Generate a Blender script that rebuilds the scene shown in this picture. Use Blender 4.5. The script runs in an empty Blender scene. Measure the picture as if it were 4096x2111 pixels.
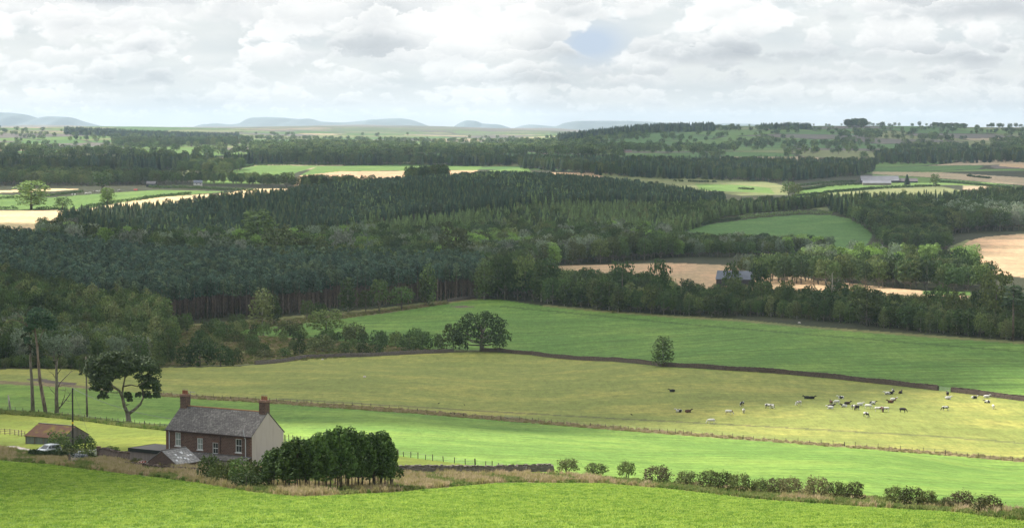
import bpy, math, random
import numpy as np
from mathutils import Vector, Matrix
R = math.radians
random.seed(7)
RNG = np.random.default_rng(7)
SC = bpy.context.scene
COL = SC.collection

# ------------------------------------------------------------------ camera
F = 10200.0                      # focal length in pixels of a 4096 wide frame
PITCH = math.atan((1055.5 - 515.0) / F)
ZC = 45.0                        # camera height over the farmyard
cam_d = bpy.data.cameras.new('camera')
cam = bpy.data.objects.new('camera', cam_d); COL.objects.link(cam)
cam.location = (0, 0, ZC)
cam.rotation_euler = (math.pi / 2 - PITCH, 0, 0)
cam_d.sensor_width = 36.0
cam_d.lens = F / 4096.0 * 36.0
cam_d.clip_start = 1.0
cam_d.clip_end = 90000.0
SC.camera = cam

# ------------------------------------------------------------------ light
SUN_AZ, SUN_EL = R(-55), R(48)   # azimuth from the view direction (+Y), negative = left
SUNV = Vector((math.sin(SUN_AZ) * math.cos(SUN_EL), math.cos(SUN_AZ) * math.cos(SUN_EL), math.sin(SUN_EL)))
sd = bpy.data.lights.new('sun', 'SUN'); sd.energy = 4.6; sd.angle = R(1.5); sd.color = (1.0, 0.955, 0.88)
sun = bpy.data.objects.new('sun', sd); COL.objects.link(sun)
sun.rotation_euler = SUNV.to_track_quat('Z', 'Y').to_euler()
sun.location = (0, 0, 300)
SC.view_settings.view_transform = 'Standard'
SC.view_settings.look = 'None'
SC.view_settings.gamma = 1.0
SC.view_settings.exposure = 0.98
SC.cycles.max_bounces = 6
SC.cycles.diffuse_bounces = 3
SC.cycles.transparent_max_bounces = 8
SC.cycles.volume_bounces = 1
SC.cycles.sample_clamp_indirect = 6

# node helper -------------------------------------------------------
class NT:
    def __init__(s, tree): s.t = tree; s.n = tree.nodes; s.l = tree.links
    def new(s, typ, **kw):
        n = s.n.new(typ)
        for k, v in kw.items(): setattr(n, k, v)
        return n
    def set(s, n, key, v):
        if isinstance(v, bpy.types.NodeSocket): s.l.new(v, n.inputs[key])
        else: n.inputs[key].default_value = v
    def math(s, op, a, b=0.0, c=0.0, clamp=False):
        n = s.new('ShaderNodeMath', operation=op, use_clamp=clamp)
        s.set(n, 0, a); s.set(n, 1, b)
        if op in ('MULTIPLY_ADD',): s.set(n, 2, c)
        return n.outputs[0]
    def mix(s, f, a, b, typ='MIX'):
        n = s.new('ShaderNodeMix', data_type='RGBA', blend_type=typ, clamp_factor=True)
        s.set(n, 0, f); s.set(n, 6, a); s.set(n, 7, b)
        return n.outputs[2]
    def comb(s, x, y, z):
        n = s.new('ShaderNodeCombineXYZ'); s.set(n, 0, x); s.set(n, 1, y); s.set(n, 2, z); return n.outputs[0]
    def noise(s, v, scale=1.0, detail=4.0, rough=0.5, dist=0.0):
        n = s.new('ShaderNodeTexNoise'); s.set(n, 'Vector', v); s.set(n, 'Scale', scale)
        s.set(n, 'Detail', detail); s.set(n, 'Roughness', rough); s.set(n, 'Distortion', dist)
        return n.outputs[0]
    def ramp(s, f, stops, interp='LINEAR'):
        n = s.new('ShaderNodeValToRGB'); cr = n.color_ramp; cr.interpolation = interp
        while len(cr.elements) < len(stops): cr.elements.new(0.5)
        for e, (p, c) in zip(cr.elements, stops):
            e.position = p; e.color = (c[0], c[1], c[2], 1) if len(c) == 3 else c
        s.set(n, 0, f); return n.outputs[0]
    def smooth(s, x, a, b):
        n = s.new('ShaderNodeMapRange', interpolation_type='SMOOTHSTEP'); n.clamp = True
        s.set(n, 0, x); s.set(n, 1, a); s.set(n, 2, b); s.set(n, 3, 0.0); s.set(n, 4, 1.0); return n.outputs[0]

# ------------------------------------------------------------------ sky
def build_world():
    w = bpy.data.worlds.new('World'); SC.world = w; w.use_nodes = True
    T = NT(w.node_tree); T.n.clear()
    out = T.new('ShaderNodeOutputWorld'); bg = T.new('ShaderNodeBackground')
    T.l.new(bg.outputs[0], out.inputs[0])
    sky = T.new('ShaderNodeTexSky', sky_type='NISHITA', sun_disc=False)
    sky.sun_elevation = SUN_EL; sky.sun_rotation = SUN_AZ; sky.altitude = 200
    tc = T.new('ShaderNodeTexCoord'); sep = T.new('ShaderNodeSeparateXYZ'); T.l.new(tc.outputs['Generated'], sep.inputs[0])
    x, y, z = sep.outputs
    az = T.math('MULTIPLY', T.math('ARCTAN2', x, y), F / 100.0)      # both angles in hundreds of picture pixels
    el = T.math('MULTIPLY', T.math('MAXIMUM', T.math('ARCSINE', z), -0.004), F / 100.0)
    def n2(vec, sc, det, ro, color=False):
        n = T.new('ShaderNodeTexNoise', noise_dimensions='2D'); T.set(n, 'Vector', vec); T.set(n, 'Scale', sc); T.set(n, 'Detail', det); T.set(n, 'Roughness', ro)
        return n.outputs[1 if color else 0]
    def vm(op, a, b=None, sc=None):
        n = T.new('ShaderNodeVectorMath', operation=op); T.set(n, 0, a)
        if b is not None: T.set(n, 1, b)
        if sc is not None: T.set(n, 'Scale', sc)
        return n.outputs[0]
    def vor(vec, sc):
        n = T.new('ShaderNodeTexVoronoi', feature='F1', voronoi_dimensions='2D'); T.set(n, 'Vector', vec); T.set(n, 'Scale', sc)
        sp = T.new('ShaderNodeSeparateXYZ'); T.l.new(n.outputs['Position'], sp.inputs[0])
        return n.outputs['Distance'], sp.outputs[1], sp.outputs[0]
    def gauss(px, py, sx, sy):
        da = T.math('MULTIPLY', T.math('SUBTRACT', az, (px - 2048) / 100), 100 / sx); de = T.math('MULTIPLY', T.math('SUBTRACT', el, (515 - py) / 100), 100 / sy)
        q = T.math('ADD', T.math('MULTIPLY', da, da), T.math('MULTIPLY', de, de))
        return T.math('EXPONENT', T.math('MULTIPLY', q, -0.5))
    # thin high overcast behind everything, bluer gaps near the horizon
    hn = n2(T.comb(T.math('MULTIPLY', az, 0.18), T.math('MULTIPLY', el, 0.75), 0), 1.0, 5.0, 0.55)
    hi = T.smooth(el, 0.2, 4.5)
    thin = T.mix(T.math('MULTIPLY_ADD', T.math('SUBTRACT', hn, 0.5), 2.2, 0.5, clamp=True), SKY_GAP, SKY_THIN)
    nis = T.mix(1.0, sky.outputs[0], (0.10, 0.10, 0.10, 1), 'MULTIPLY')
    col = T.mix(0.12, thin, nis)
    blue = gauss(2365, 175, 85, 48)
    col = T.mix(T.math('MULTIPLY', blue, 1.3, clamp=True), col, (0.53, 0.62, 0.74, 1))
    big = n2(T.comb(T.math('MULTIPLY', az, 0.16), T.math('MULTIPLY', el, 0.4), 0), 1.0, 2.0, 0.5)
    br = 0.0
    for g, amp in SKY_BLOBS: br = T.math('MULTIPLY_ADD', gauss(*g), amp, br)
    for k, (by, H, thr, soft, amt) in enumerate(SKY_LAYERS):
        b0 = (515 - by) / 100; h = H / 100
        wob = n2(T.comb(T.math('MULTIPLY', az, 0.45 / h), 7.7 * k, 0), 1.0, 2.0, 0.5)
        e = T.math('SUBTRACT', el, T.math('MULTIPLY_ADD', wob, h * 0.5, b0 - h * 0.25))
        P = T.comb(T.math('MULTIPLY_ADD', az, 1.0 / h, 17.3 * k), T.math('MULTIPLY_ADD', el, 1.75 / h, 5.1 * k), 0)
        wv = vm('SCALE', vm('SUBTRACT', n2(P, 1.7, 6.0, 0.62, True), (0.5, 0.5, 0.5)), None, 0.85)
        Q = vm('ADD', P, wv); sq = T.new('ShaderNodeSeparateXYZ'); T.l.new(Q, sq.inputs[0])
        d1, y1, x1 = vor(Q, 1.25); d2, y2, x2 = vor(Q, 3.1)
        n = n2(P, 0.42, 3.0, 0.5)
        puff = T.math('ADD', T.math('MULTIPLY', T.math('SUBTRACT', 0.5, d1), 0.34), T.math('MULTIPLY', T.math('SUBTRACT', 0.5, d2), 0.13))
        t = T.math('MULTIPLY', e, 1.0 / h)
        cov = T.math('SUBTRACT', T.math('ADD', n, puff), T.math('MULTIPLY_ADD', T.math('MULTIPLY', t, t), 0.16, thr))
        cov = T.math('SUBTRACT', cov, T.math('MULTIPLY', blue, 0.6))
        m = T.math('MULTIPLY', T.smooth(cov, 0.0, soft), T.smooth(t, -0.06, 0.16))
        lit = T.math('ADD', T.math('MULTIPLY', T.math('SUBTRACT', sq.outputs[1], y1), 0.34), T.math('MULTIPLY', T.math('SUBTRACT', sq.outputs[1], y2), 0.42))
        lit = T.math('ADD', lit, T.math('MULTIPLY', T.math('SUBTRACT', x1, sq.outputs[0]), 0.14))
        edge = T.math('SUBTRACT', 1.0, T.smooth(cov, 0.0, 0.28))
        v = T.math('ADD', T.math('MULTIPLY', lit, SKY_EMB), T.math('ADD', T.math('MULTIPLY', T.smooth(t, -0.1, 0.75), 0.42), T.math('MULTIPLY', edge, 0.16)))
        v = T.math('ADD', T.math('ADD', v, br), T.math('MULTIPLY_ADD', T.math('SUBTRACT', big, 0.5), 0.7, SKY_BASE))
        col = T.mix(T.math('MULTIPLY', m, amt), col, T.ramp(v, SKY_RAMP))
    T.set(bg, 0, col); bg.inputs[1].default_value = SKY_STR
    w.cycles.sampling_method = 'MANUAL'; w.cycles.sample_map_resolution = 256
SKY_STR = 0.57
SKY_GAP = (0.66, 0.71, 0.745, 1); SKY_THIN = (0.84, 0.865, 0.86, 1)
SKY_BASE = 0.365
SKY_EMB = 0.62
# rows of cumulus, farthest (lowest) first: base row, height, threshold, rim softness, opacity
SKY_LAYERS = [(474, 50, 0.46, 0.20, 0.5), (425, 95, 0.41, 0.17, 0.7), (350, 155, 0.38, 0.14, 0.85), (255, 240, 0.33, 0.11, 0.95), (120, 300, 0.35, 0.11, 0.95), (0, 300, 0.40, 0.16, 0.9)]
SKY_RAMP = [(0.0, (0.47, 0.50, 0.53)), (0.30, (0.60, 0.63, 0.65)), (0.5, (0.755, 0.775, 0.78)), (0.72, (0.90, 0.905, 0.89)), (1.0, (1.03, 1.03, 1.01))]
SKY_BLOBS = [((250, 130, 190, 100), 0.22), ((900, 60, 380, 60), 0.12), ((1880, 110, 230, 120), 0.22), ((1490, 155, 110, 32), -0.34),
             ((2650, 60, 300, 70), 0.14), ((3050, 190, 280, 80), -0.26), ((2720, 285, 250, 26), -0.30), ((3750, 90, 400, 130), -0.24), ((3950, 260, 260, 50), -0.20),
             ((560, 5, 320, 20), -0.42), ((1270, 185, 70, 25), -0.22), ((600, 200, 60, 70), -0.2), ((2050, 320, 260, 40), -0.12), ((1100, 300, 260, 30), -0.12), ((1050, 230, 120, 40), 0.10)]
build_world()

# ------------------------------------------------------------------ pixel <-> ground
CP, SP = math.cos(PITCH), math.sin(PITCH)
def ray(px, py):
    x = (px - 2048.0) / F; u = -(py - 1055.5) / F
    Y = CP + u * SP; Z = u * CP - SP
    return x / Y, -Z / Y          # X per metre of Y, drop per metre of Y
def proj(X, Y, Z):
    Zr = Z - ZC
    fw = Y * CP - Zr * SP; up = Y * SP + Zr * CP
    return 2048.0 + X / fw * F, 1055.5 - up / fw * F

def pchip(x, y, xi):
    x = np.asarray(x, float); y = np.asarray(y, float)
    h = np.diff(x); dl = np.diff(y) / h
    m = np.zeros_like(y)
    for i in range(1, len(x) - 1):
        if dl[i - 1] * dl[i] > 0:
            w1 = 2 * h[i] + h[i - 1]; w2 = h[i] + 2 * h[i - 1]
            m[i] = (w1 + w2) / (w1 / dl[i - 1] + w2 / dl[i])
    m[0] = dl[0]; m[-1] = dl[-1]
    k = np.clip(np.searchsorted(x, xi) - 1, 0, len(x) - 2)
    t = (xi - x[k]) / h[k]; t = np.clip(t, 0, 1)
    return ((1 + 2 * t) * (1 - t) ** 2 * y[k] + t * (1 - t) ** 2 * h[k] * m[k] + t * t * (3 - 2 * t) * y[k + 1] + t * t * (t - 1) * h[k] * m[k + 1])

# depth below the camera (m) against distance (m), one profile for each picture column
NEAR = [(1, 3), (60, 12), (110, 19)]
PROF = {
 0:    [(165, 25.9), (300, 40.5), (350, 46.0), (400, 51.7), (440, 55), (480, 58), (570, 63.3), (680, 68), (760, 72), (1000, 82), (1300, 84), (1600, 75), (1750, 68), (2050, 64.5), (2300, 59), (2600, 56), (3000, 54), (3400, 54), (4500, 48), (6000, 36), (8000, 12), (9500, -5), (14000, 10), (30000, 200)],
 700:  [(165, 25.7), (300, 40.6), (335, 44.5), (415, 52), (500, 59.3), (560, 64), (640, 69), (700, 72.2), (880, 82.4), (950, 86), (1130, 86.3), (1500, 87), (1650, 83), (1800, 76), (2200, 55.5), (2600, 57), (3000, 56), (3400, 53), (4500, 46), (6000, 34), (8000, 22), (10000, 0), (14000, 0), (30000, 200)],
 1400: [(165, 25.5), (335, 44.6), (400, 50.5), (500, 59.2), (600, 67), (640, 69.7), (850, 80.5), (960, 86.6), (1190, 86.0), (1500, 87), (1700, 84), (1850, 78), (2350, 59), (2900, 62), (3400, 52), (4500, 46), (6000, 36), (8000, 30), (12000, -4), (14000, -14), (17000, 20), (30000, 200)],
 2048: [(165, 25.5), (335, 45.2), (400, 51.2), (500, 61), (620, 71.4), (800, 79.5), (990, 86.5), (1250, 84.4), (1500, 87), (1700, 86), (1900, 79), (2400, 54.5), (2900, 58), (3200, 52), (3800, 50), (4500, 44), (6000, 38), (8000, 33), (12000, 6), (14000, 2), (17000, 30), (30000, 200)],
 2700: [(165, 25.5), (318, 44), (450, 57.5), (585, 70), (640, 72.5), (850, 78.2), (1000, 82), (1120, 82.6), (1450, 83), (1600, 84), (1850, 81.5), (2200, 74.4), (2400, 67), (2500, 64), (2700, 65), (3300, 56.6), (3500, 55), (4200, 44), (5000, 40), (6000, 25), (7000, 3), (7800, -4), (9000, 10), (12000, 30), (30000, 200)],
 3400: [(165, 25.5), (305, 43.3), (400, 52.8), (500, 63), (560, 70), (640, 72), (760, 75.9), (980, 76.6), (1230, 79), (1300, 79), (1500, 83), (1700, 82), (1950, 79), (2200, 70), (2500, 62.5), (2700, 63), (3000, 60), (3500, 57), (4200, 49), (5000, 42), (6000, 25), (7300, -4), (9000, 10), (12000, 40), (30000, 200)],
 4096: [(165, 25.3), (255, 38.2), (400, 54.5), (545, 71), (640, 74), (700, 74.8), (890, 75.2), (1150, 79), (1400, 82), (1500, 81.5), (1900, 78), (2300, 66), (2700, 63), (3000, 60), (3500, 50), (4500, 44), (6000, 26), (7500, 0), (9000, 6), (12000, 40), (30000, 200)],
}
PROF[-700] = PROF[0]; PROF[4800] = PROF[4096]
COLS = sorted(PROF)
DG = np.concatenate([np.geomspace(4, 120, 30)[:-1], np.geomspace(120, 30000, 1150)])
_T = np.array([pchip(np.log([p[0] for p in NEAR + PROF[c]]), [p[1] for p in NEAR + PROF[c]], np.log(DG)) for c in COLS])
XN_C = (np.array(COLS) - 2048.0) / F
XG = np.concatenate([np.linspace(-0.62, -0.235, 26)[:-1], np.linspace(-0.235, 0.235, 700), np.linspace(0.235, 0.62, 26)[1:]])
_xc = np.clip(XG, XN_C[0], XN_C[-1])
HG = np.array([pchip(XN_C, _T[:, j], _xc) for j in range(len(DG))])       # [d, x]
_X = XG[None, :] * DG[:, None]; _Y = np.repeat(DG[:, None], len(XG), 1)
def bumps(X, Y):
    b = 0.22 * np.sin(X / 19 + 1.3 * np.sin(Y / 47)) * np.sin(Y / 31 + X / 60) + 0.3 * np.sin(X / 53 + Y / 71 + 2) * np.sin(Y / 83 - X / 97)
    far = np.clip((Y - 1500) / 3000, 0, 1)
    return b * np.clip(Y / 900, 0.25, 1.0) + far * 2.2 * np.sin(X / 170 + 1) * np.sin(Y / 290 + X / 400) + far * np.clip((Y - 4500) / 3000, 0, 1) * 5 * np.sin(X / 420 + Y / 900) * np.sin(Y / 700)
HG = HG - bumps(_X, _Y)
def ground_H(X, Y):
    X = np.asarray(X, float); Y = np.asarray(Y, float)
    xn = X / Y
    i = np.clip(np.searchsorted(DG, Y) - 1, 0, len(DG) - 2); j = np.clip(np.searchsorted(XG, xn) - 1, 0, len(XG) - 2)
    s = (Y - DG[i]) / (DG[i + 1] - DG[i]); t = (xn - XG[j]) / (XG[j + 1] - XG[j])
    return HG[i, j] * (1 - s) * (1 - t) + HG[i + 1, j] * s * (1 - t) + HG[i, j + 1] * (1 - s) * t + HG[i + 1, j + 1] * s * t
def gz(X, Y): return ZC - ground_H(X, Y)
_DF = np.concatenate([np.linspace(100, 1500, 2801), np.linspace(1502, 9000, 3750), np.linspace(9010, 28000, 1500)])
def at(px, py, dmin=100.0, dmax=28000.0):
    xn, s = ray(px, py)
    D = _DF[(_DF >= dmin) & (_DF <= dmax)]
    H = ground_H(xn * D, D)
    k = np.nonzero(s * D >= H)[0]
    if len(k) == 0:
        k = [int(np.argmax(s - H / D))]
    d = float(D[k[0]])
    if k[0] > 0:
        d0 = D[k[0] - 1]; e0 = H[k[0] - 1] - s * d0; e1 = H[k[0]] - s * d
        if e0 > 0 >= e1: d = float(d0 + (d - d0) * e0 / (e0 - e1 + 1e-9))
    X = xn * d
    return Vector((X, d, float(gz(X, d))))
def on(px, d):
    xn = (px - 2048.0) / F
    return Vector((xn * d, d, float(gz(xn * d, d))))

def in_poly(px, py, poly):
    poly = np.asarray(poly, float); inside = np.zeros(px.shape, bool)
    x0, y0 = poly.min(0); x1, y1 = poly.max(0)
    m = (px >= x0) & (px <= x1) & (py >= y0) & (py <= y1)
    if not m.any(): return inside
    X = px[m]; Y = py[m]; r = np.zeros(X.shape, bool); j = len(poly) - 1
    for i in range(len(poly)):
        xi, yi = poly[i]; xj, yj = poly[j]
        c = ((yi > Y) != (yj > Y)) & (X < (xj - xi) * (Y - yi) / (yj - yi + 1e-12) + xi)
        r ^= c; j = i
    inside[m] = r
    return inside

# ------------------------------------------------------------------ object helpers
def tag(o, label=None, cat=None, group=None, kind=None):
    if label: o['label'] = label
    if cat: o['category'] = cat
    if group: o['group'] = group
    if kind: o['kind'] = kind
    return o
def empty(name, loc=(0, 0, 0), rz=0.0):
    o = bpy.data.objects.new(name, None); COL.objects.link(o); o.location = loc; o.rotation_euler = (0, 0, rz)
    o.empty_display_size = 0.5
    return o
def link(name, me, parent=None, loc=None):
    o = bpy.data.objects.new(name, me); COL.objects.link(o)
    if parent is not None: o.parent = parent
    if loc is not None: o.location = loc
    return o
class MB:
    """collects faces, with a material slot each, and builds one mesh"""
    def __init__(s): s.v = []; s.f = []; s.m = []
    def add(s, vs, fs, mi=0):
        b = len(s.v); s.v.extend([tuple(map(float, p)) for p in vs]); s.f.extend([tuple(b + i for i in q) for q in fs]); s.m.extend([mi] * len(fs))
    def box(s, a, b, mi=0, M=None):
        x0, y0, z0 = a; x1, y1, z1 = b
        vs = [Vector(p) for p in [(x0, y0, z0), (x1, y0, z0), (x1, y1, z0), (x0, y1, z0), (x0, y0, z1), (x1, y0, z1), (x1, y1, z1), (x0, y1, z1)]]
        if M is not None: vs = [M @ p for p in vs]
        s.add(vs, [(0, 3, 2, 1), (4, 5, 6, 7), (0, 1, 5, 4), (1, 2, 6, 5), (2, 3, 7, 6), (3, 0, 4, 7)], mi)
    def tube(s, pts, rad, n=6, mi=0, cap=True):
        pts = [Vector(p) for p in pts]; rings = []
        if not hasattr(rad, '__len__'): rad = [rad] * len(pts)
        for i, p in enumerate(pts):
            t = (pts[min(i + 1, len(pts) - 1)] - pts[max(i - 1, 0)]).normalized()
            a = t.cross(Vector((0, 0, 1))) if abs(t.z) < 0.95 else t.cross(Vector((1, 0, 0)))
            a.normalize(); b = t.cross(a)
            rings.append([p + (a * math.cos(k * 2 * math.pi / n) + b * math.sin(k * 2 * math.pi / n)) * rad[i] for k in range(n)])
        fs = []
        for i in range(len(rings) - 1):
            for k in range(n):
                k2 = (k + 1) % n; fs.append((i * n + k, i * n + k2, (i + 1) * n + k2, (i + 1) * n + k))
        if cap:
            fs.append(tuple(range(n))[::-1]); fs.append(tuple((len(rings) - 1) * n + k for k in range(n)))
        s.add([p for r in rings for p in r], fs, mi)
    def quads(s, V, mi=0):
        b = len(s.v); n = len(V) // 4; s.v.extend(map(tuple, V.tolist())); s.f.extend([(b + 4 * i, b + 4 * i + 1, b + 4 * i + 2, b + 4 * i + 3) for i in range(n)]); s.m.extend([mi] * n)
    def mesh(s, name, mats, smooth=False):
        me = bpy.data.meshes.new(name); me.from_pydata(s.v, [], s.f)
        for m in mats: me.materials.append(m)
        me.polygons.foreach_set('material_index', s.m)
        if smooth: me.polygons.foreach_set('use_smooth', [True] * len(s.f))
        me.update(); return me
    def build(s, name, mats, parent=None, loc=None, smooth=False):
        return link(name, s.mesh(name, mats if isinstance(mats, (list, tuple)) else [mats], smooth), parent, loc)

# ------------------------------------------------------------------ materials
def new_mat(name):
    m = bpy.data.materials.new(name); m.use_nodes = True; T = NT(m.node_tree); T.n.clear()
    out = T.new('ShaderNodeOutputMaterial'); p = T.new('ShaderNodeBsdfPrincipled'); T.l.new(p.outputs[0], out.inputs[0])
    p.inputs['Specular IOR Level'].default_value = 0.25
    return m, T, p, out
def plain(name, col, rough=0.7, var=0.15, scale=3.0, metal=0.0, spec=0.25):
    m, T, p, out = new_mat(name)
    tc = T.new('ShaderNodeTexCoord')
    n = T.noise(tc.outputs['Object'], scale, 5.0, 0.6)
    c = T.mix(n, tuple(x * (1 - var) for x in col) + (1,), tuple(min(1, x * (1 + var)) for x in col) + (1,))
    T.set(p, 'Base Color', c); T.set(p, 'Roughness', rough); T.set(p, 'Metallic', metal); T.set(p, 'Specular IOR Level', spec)
    return m
def foliage(name, a, b, c=None, rough=0.75, trans=0.22, pscale=0.12, vrand=0.42):
    """a-b: leaf colours mixed by clump, c: tint some trees take; value varies from tree to tree"""
    m, T, p, out = new_mat(name)
    geo = T.new('ShaderNodeNewGeometry'); oi = T.new('ShaderNodeObjectInfo')
    n1 = T.noise(geo.outputs['Position'], 0.9, 3.0, 0.6); n2 = T.noise(geo.outputs['Position'], pscale, 2.0, 0.5)
    f = T.math('ADD', T.math('MULTIPLY', T.math('SUBTRACT', n1, 0.5), 1.6), 0.5, clamp=True)
    col = T.mix(f, a + (1,), b + (1,))
    if c: col = T.mix(T.smooth(T.math('ADD', T.math('MULTIPLY', oi.outputs['Random'], 0.7), T.math('MULTIPLY', n2, 0.6)), 0.55, 1.0), col, c + (1,))
    isl = geo.outputs['Random Per Island']
    val = T.math('ADD', T.math('MULTIPLY', T.math('FRACT', T.math('MULTIPLY', oi.outputs['Random'], 7.31)), vrand * 2), 1.0 - vrand)
    val = T.math('MULTIPLY', val, T.math('MULTIPLY_ADD', isl, 0.7, 0.65))
    hsv = T.new('ShaderNodeHueSaturation'); T.set(hsv, 'Value', val); T.set(hsv, 'Color', col)
    T.set(p, 'Base Color', hsv.outputs[0]); T.set(p, 'Roughness', rough); T.set(p, 'Specular IOR Level', 0.2)
    tr = T.new('ShaderNodeBsdfTranslucent'); T.set(tr, 0, hsv.outputs[0])
    mx = T.new('ShaderNodeMixShader'); mx.inputs[0].default_value = trans
    T.l.new(p.outputs[0], mx.inputs[1]); T.l.new(tr.outputs[0], mx.inputs[2]); T.l.new(mx.outputs[0], out.inputs[0])
    return m
def bark(name, a, b, scale=2.5):
    m, T, p, out = new_mat(name)
    tc = T.new('ShaderNodeTexCoord'); mp = T.new('ShaderNodeMapping'); T.l.new(tc.outputs['Object'], mp.inputs[0]); mp.inputs['Scale'].default_value = (1, 1, 0.3)
    n = T.noise(mp.outputs[0], scale, 5.0, 0.65)
    T.set(p, 'Base Color', T.mix(T.smooth(n, 0.35, 0.65), a + (1,), b + (1,))); T.set(p, 'Roughness', 0.9)
    return m
M = {}
M['leaf_broad'] = foliage('leaf_broad', (0.047, 0.082, 0.025), (0.093, 0.145, 0.038), (0.126, 0.162, 0.048))
M['leaf_dark'] = foliage('leaf_dark', (0.034, 0.064, 0.022), (0.070, 0.114, 0.035), (0.095, 0.114, 0.035))
M['leaf_birch'] = foliage('leaf_birch', (0.070, 0.108, 0.035), (0.126, 0.175, 0.053), (0.158, 0.175, 0.065))
M['leaf_willow'] = foliage('leaf_willow', (0.125, 0.167, 0.103), (0.200, 0.251, 0.151), (0.217, 0.235, 0.167))
M['leaf_poplar'] = foliage('leaf_poplar', (0.124, 0.217, 0.045), (0.226, 0.341, 0.070), (0.186, 0.269, 0.083))
M['leaf_spruce'] = foliage('leaf_spruce', (0.029, 0.062, 0.037), (0.062, 0.111, 0.054), (0.100, 0.132, 0.049), trans=0.08)
M['leaf_pine'] = foliage('leaf_pine', (0.049, 0.089, 0.060), (0.092, 0.145, 0.092), (0.106, 0.145, 0.071), trans=0.10)
M['leaf_scots'] = foliage('leaf_scots', (0.036, 0.056, 0.026), (0.078, 0.104, 0.044), None, trans=0.12)
M['leaf_larch'] = foliage('leaf_larch', (0.135, 0.204, 0.069), (0.225, 0.305, 0.101), (0.158, 0.225, 0.090), trans=0.2)
M['leaf_cypress'] = foliage('leaf_cypress', (0.025, 0.057, 0.016), (0.098, 0.155, 0.034), None, trans=0.12)
M['leaf_haw'] = foliage('leaf_haw', (0.051, 0.075, 0.023), (0.125, 0.142, 0.043), (0.142, 0.130, 0.058))
M['leaf_hedge'] = foliage('leaf_hedge', (0.037, 0.066, 0.024), (0.066, 0.106, 0.033), None)
M['bark_grey'] = bark('bark_grey', (0.10, 0.085, 0.065), (0.22, 0.19, 0.15))
M['bark_red'] = bark('bark_red', (0.11, 0.080, 0.062), (0.28, 0.21, 0.165))
M['bark_pale'] = bark('bark_pale', (0.25, 0.22, 0.18), (0.50, 0.46, 0.38))
M['bark_dark'] = bark('bark_dark', (0.045, 0.035, 0.028), (0.10, 0.08, 0.06))
# ------------------------------------------------------------------ the ground: one sheet with its fields
def hexs(r, g, b):   # picture colour guess -> linear
    f = lambda c: (c / 255 / 12.92) if c / 255 <= 0.04045 else ((c / 255 + 0.055) / 1.055) ** 2.4
    return np.array([f(r), f(g), f(b)])
A = dict(crop=(0.115, 0.190, 0.024), crop2=(0.116, 0.205, 0.036), yard=(0.130, 0.165, 0.024), past=(0.188, 0.215, 0.052), deep=(0.088, 0.166, 0.030),
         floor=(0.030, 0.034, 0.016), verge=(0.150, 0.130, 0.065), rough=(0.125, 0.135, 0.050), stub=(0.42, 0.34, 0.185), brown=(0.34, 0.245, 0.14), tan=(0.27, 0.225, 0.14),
         pale=(0.135, 0.155, 0.062), lime=(0.085, 0.150, 0.034), hill=(0.060, 0.125, 0.030), moor=(0.105, 0.096, 0.082), vline=(0.165, 0.155, 0.065), mud2=(0.115, 0.125, 0.045), tram=(0.05, 0.095, 0.02), mud=(0.09, 0.075, 0.06), track=(0.34, 0.32, 0.29), lush=(0.07, 0.13, 0.02))
FENCE_NEAR = [(-400, 1618), (0, 1643), (250, 1665), (520, 1700), (640, 1713), (860, 1735), (1189, 1765), (1615, 1825), (1861, 1856), (2022, 1876), (2210, 1893)]
FENCE_MID = [(-400, 1510), (0, 1533), (250, 1545), (430, 1560), (622, 1577), (1024, 1602), (1300, 1620), (1670, 1647), (2079, 1681), (2362, 1707), (2767, 1740), (3098, 1765), (3333, 1780), (3738, 1812), (4096, 1845), (4500, 1880)]
WALL_L = [(1020, 1458), (1226, 1432), (1452, 1426), (1640, 1416), (1813, 1408), (1926, 1406)]
WALL_R = [(1926, 1406), (2000, 1408), (2130, 1419), (2448, 1444), (2651, 1466), (2900, 1480), (3098, 1492), (3340, 1514), (3560, 1538), (3752, 1561)]
WALL_R2 = [(3806, 1567), (3950, 1584), (4096, 1603), (4400, 1640)]
BACK = [(870, 1324), (1000, 1316), (1150, 1300), (1300, 1283), (1354, 1276), (1572, 1248), (1789, 1214), (1900, 1199), (1952, 1196), (2006, 1198), (2170, 1223), (2441, 1248), (2700, 1269), (2971, 1285), (3242, 1311), (3513, 1331), (3784, 1352), (4096, 1374), (4500, 1400)]
VERGE_LO = [(-400, 1800), (0, 1838), (200, 1857), (400, 1882), (600, 1904), (780, 1928), (1000, 1965), (1200, 1985), (1560, 1968), (2000, 1928), (2400, 1930), (2700, 1956), (3000, 1992), (3400, 2022), (3800, 2046), (4096, 2085), (4500, 2130)]
VERGE_HI = [(-400, 1750), (0, 1790), (150, 1812), (300, 1822), (450, 1842), (700, 1862), (1000, 1880), (1500, 1893), (2210, 1897), (2600, 1925), (2900, 1955), (3400, 1985), (3800, 2015), (4096, 2045), (4500, 2085)]
NEARB = [(4500, 2400), (-400, 2400)]
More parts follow.
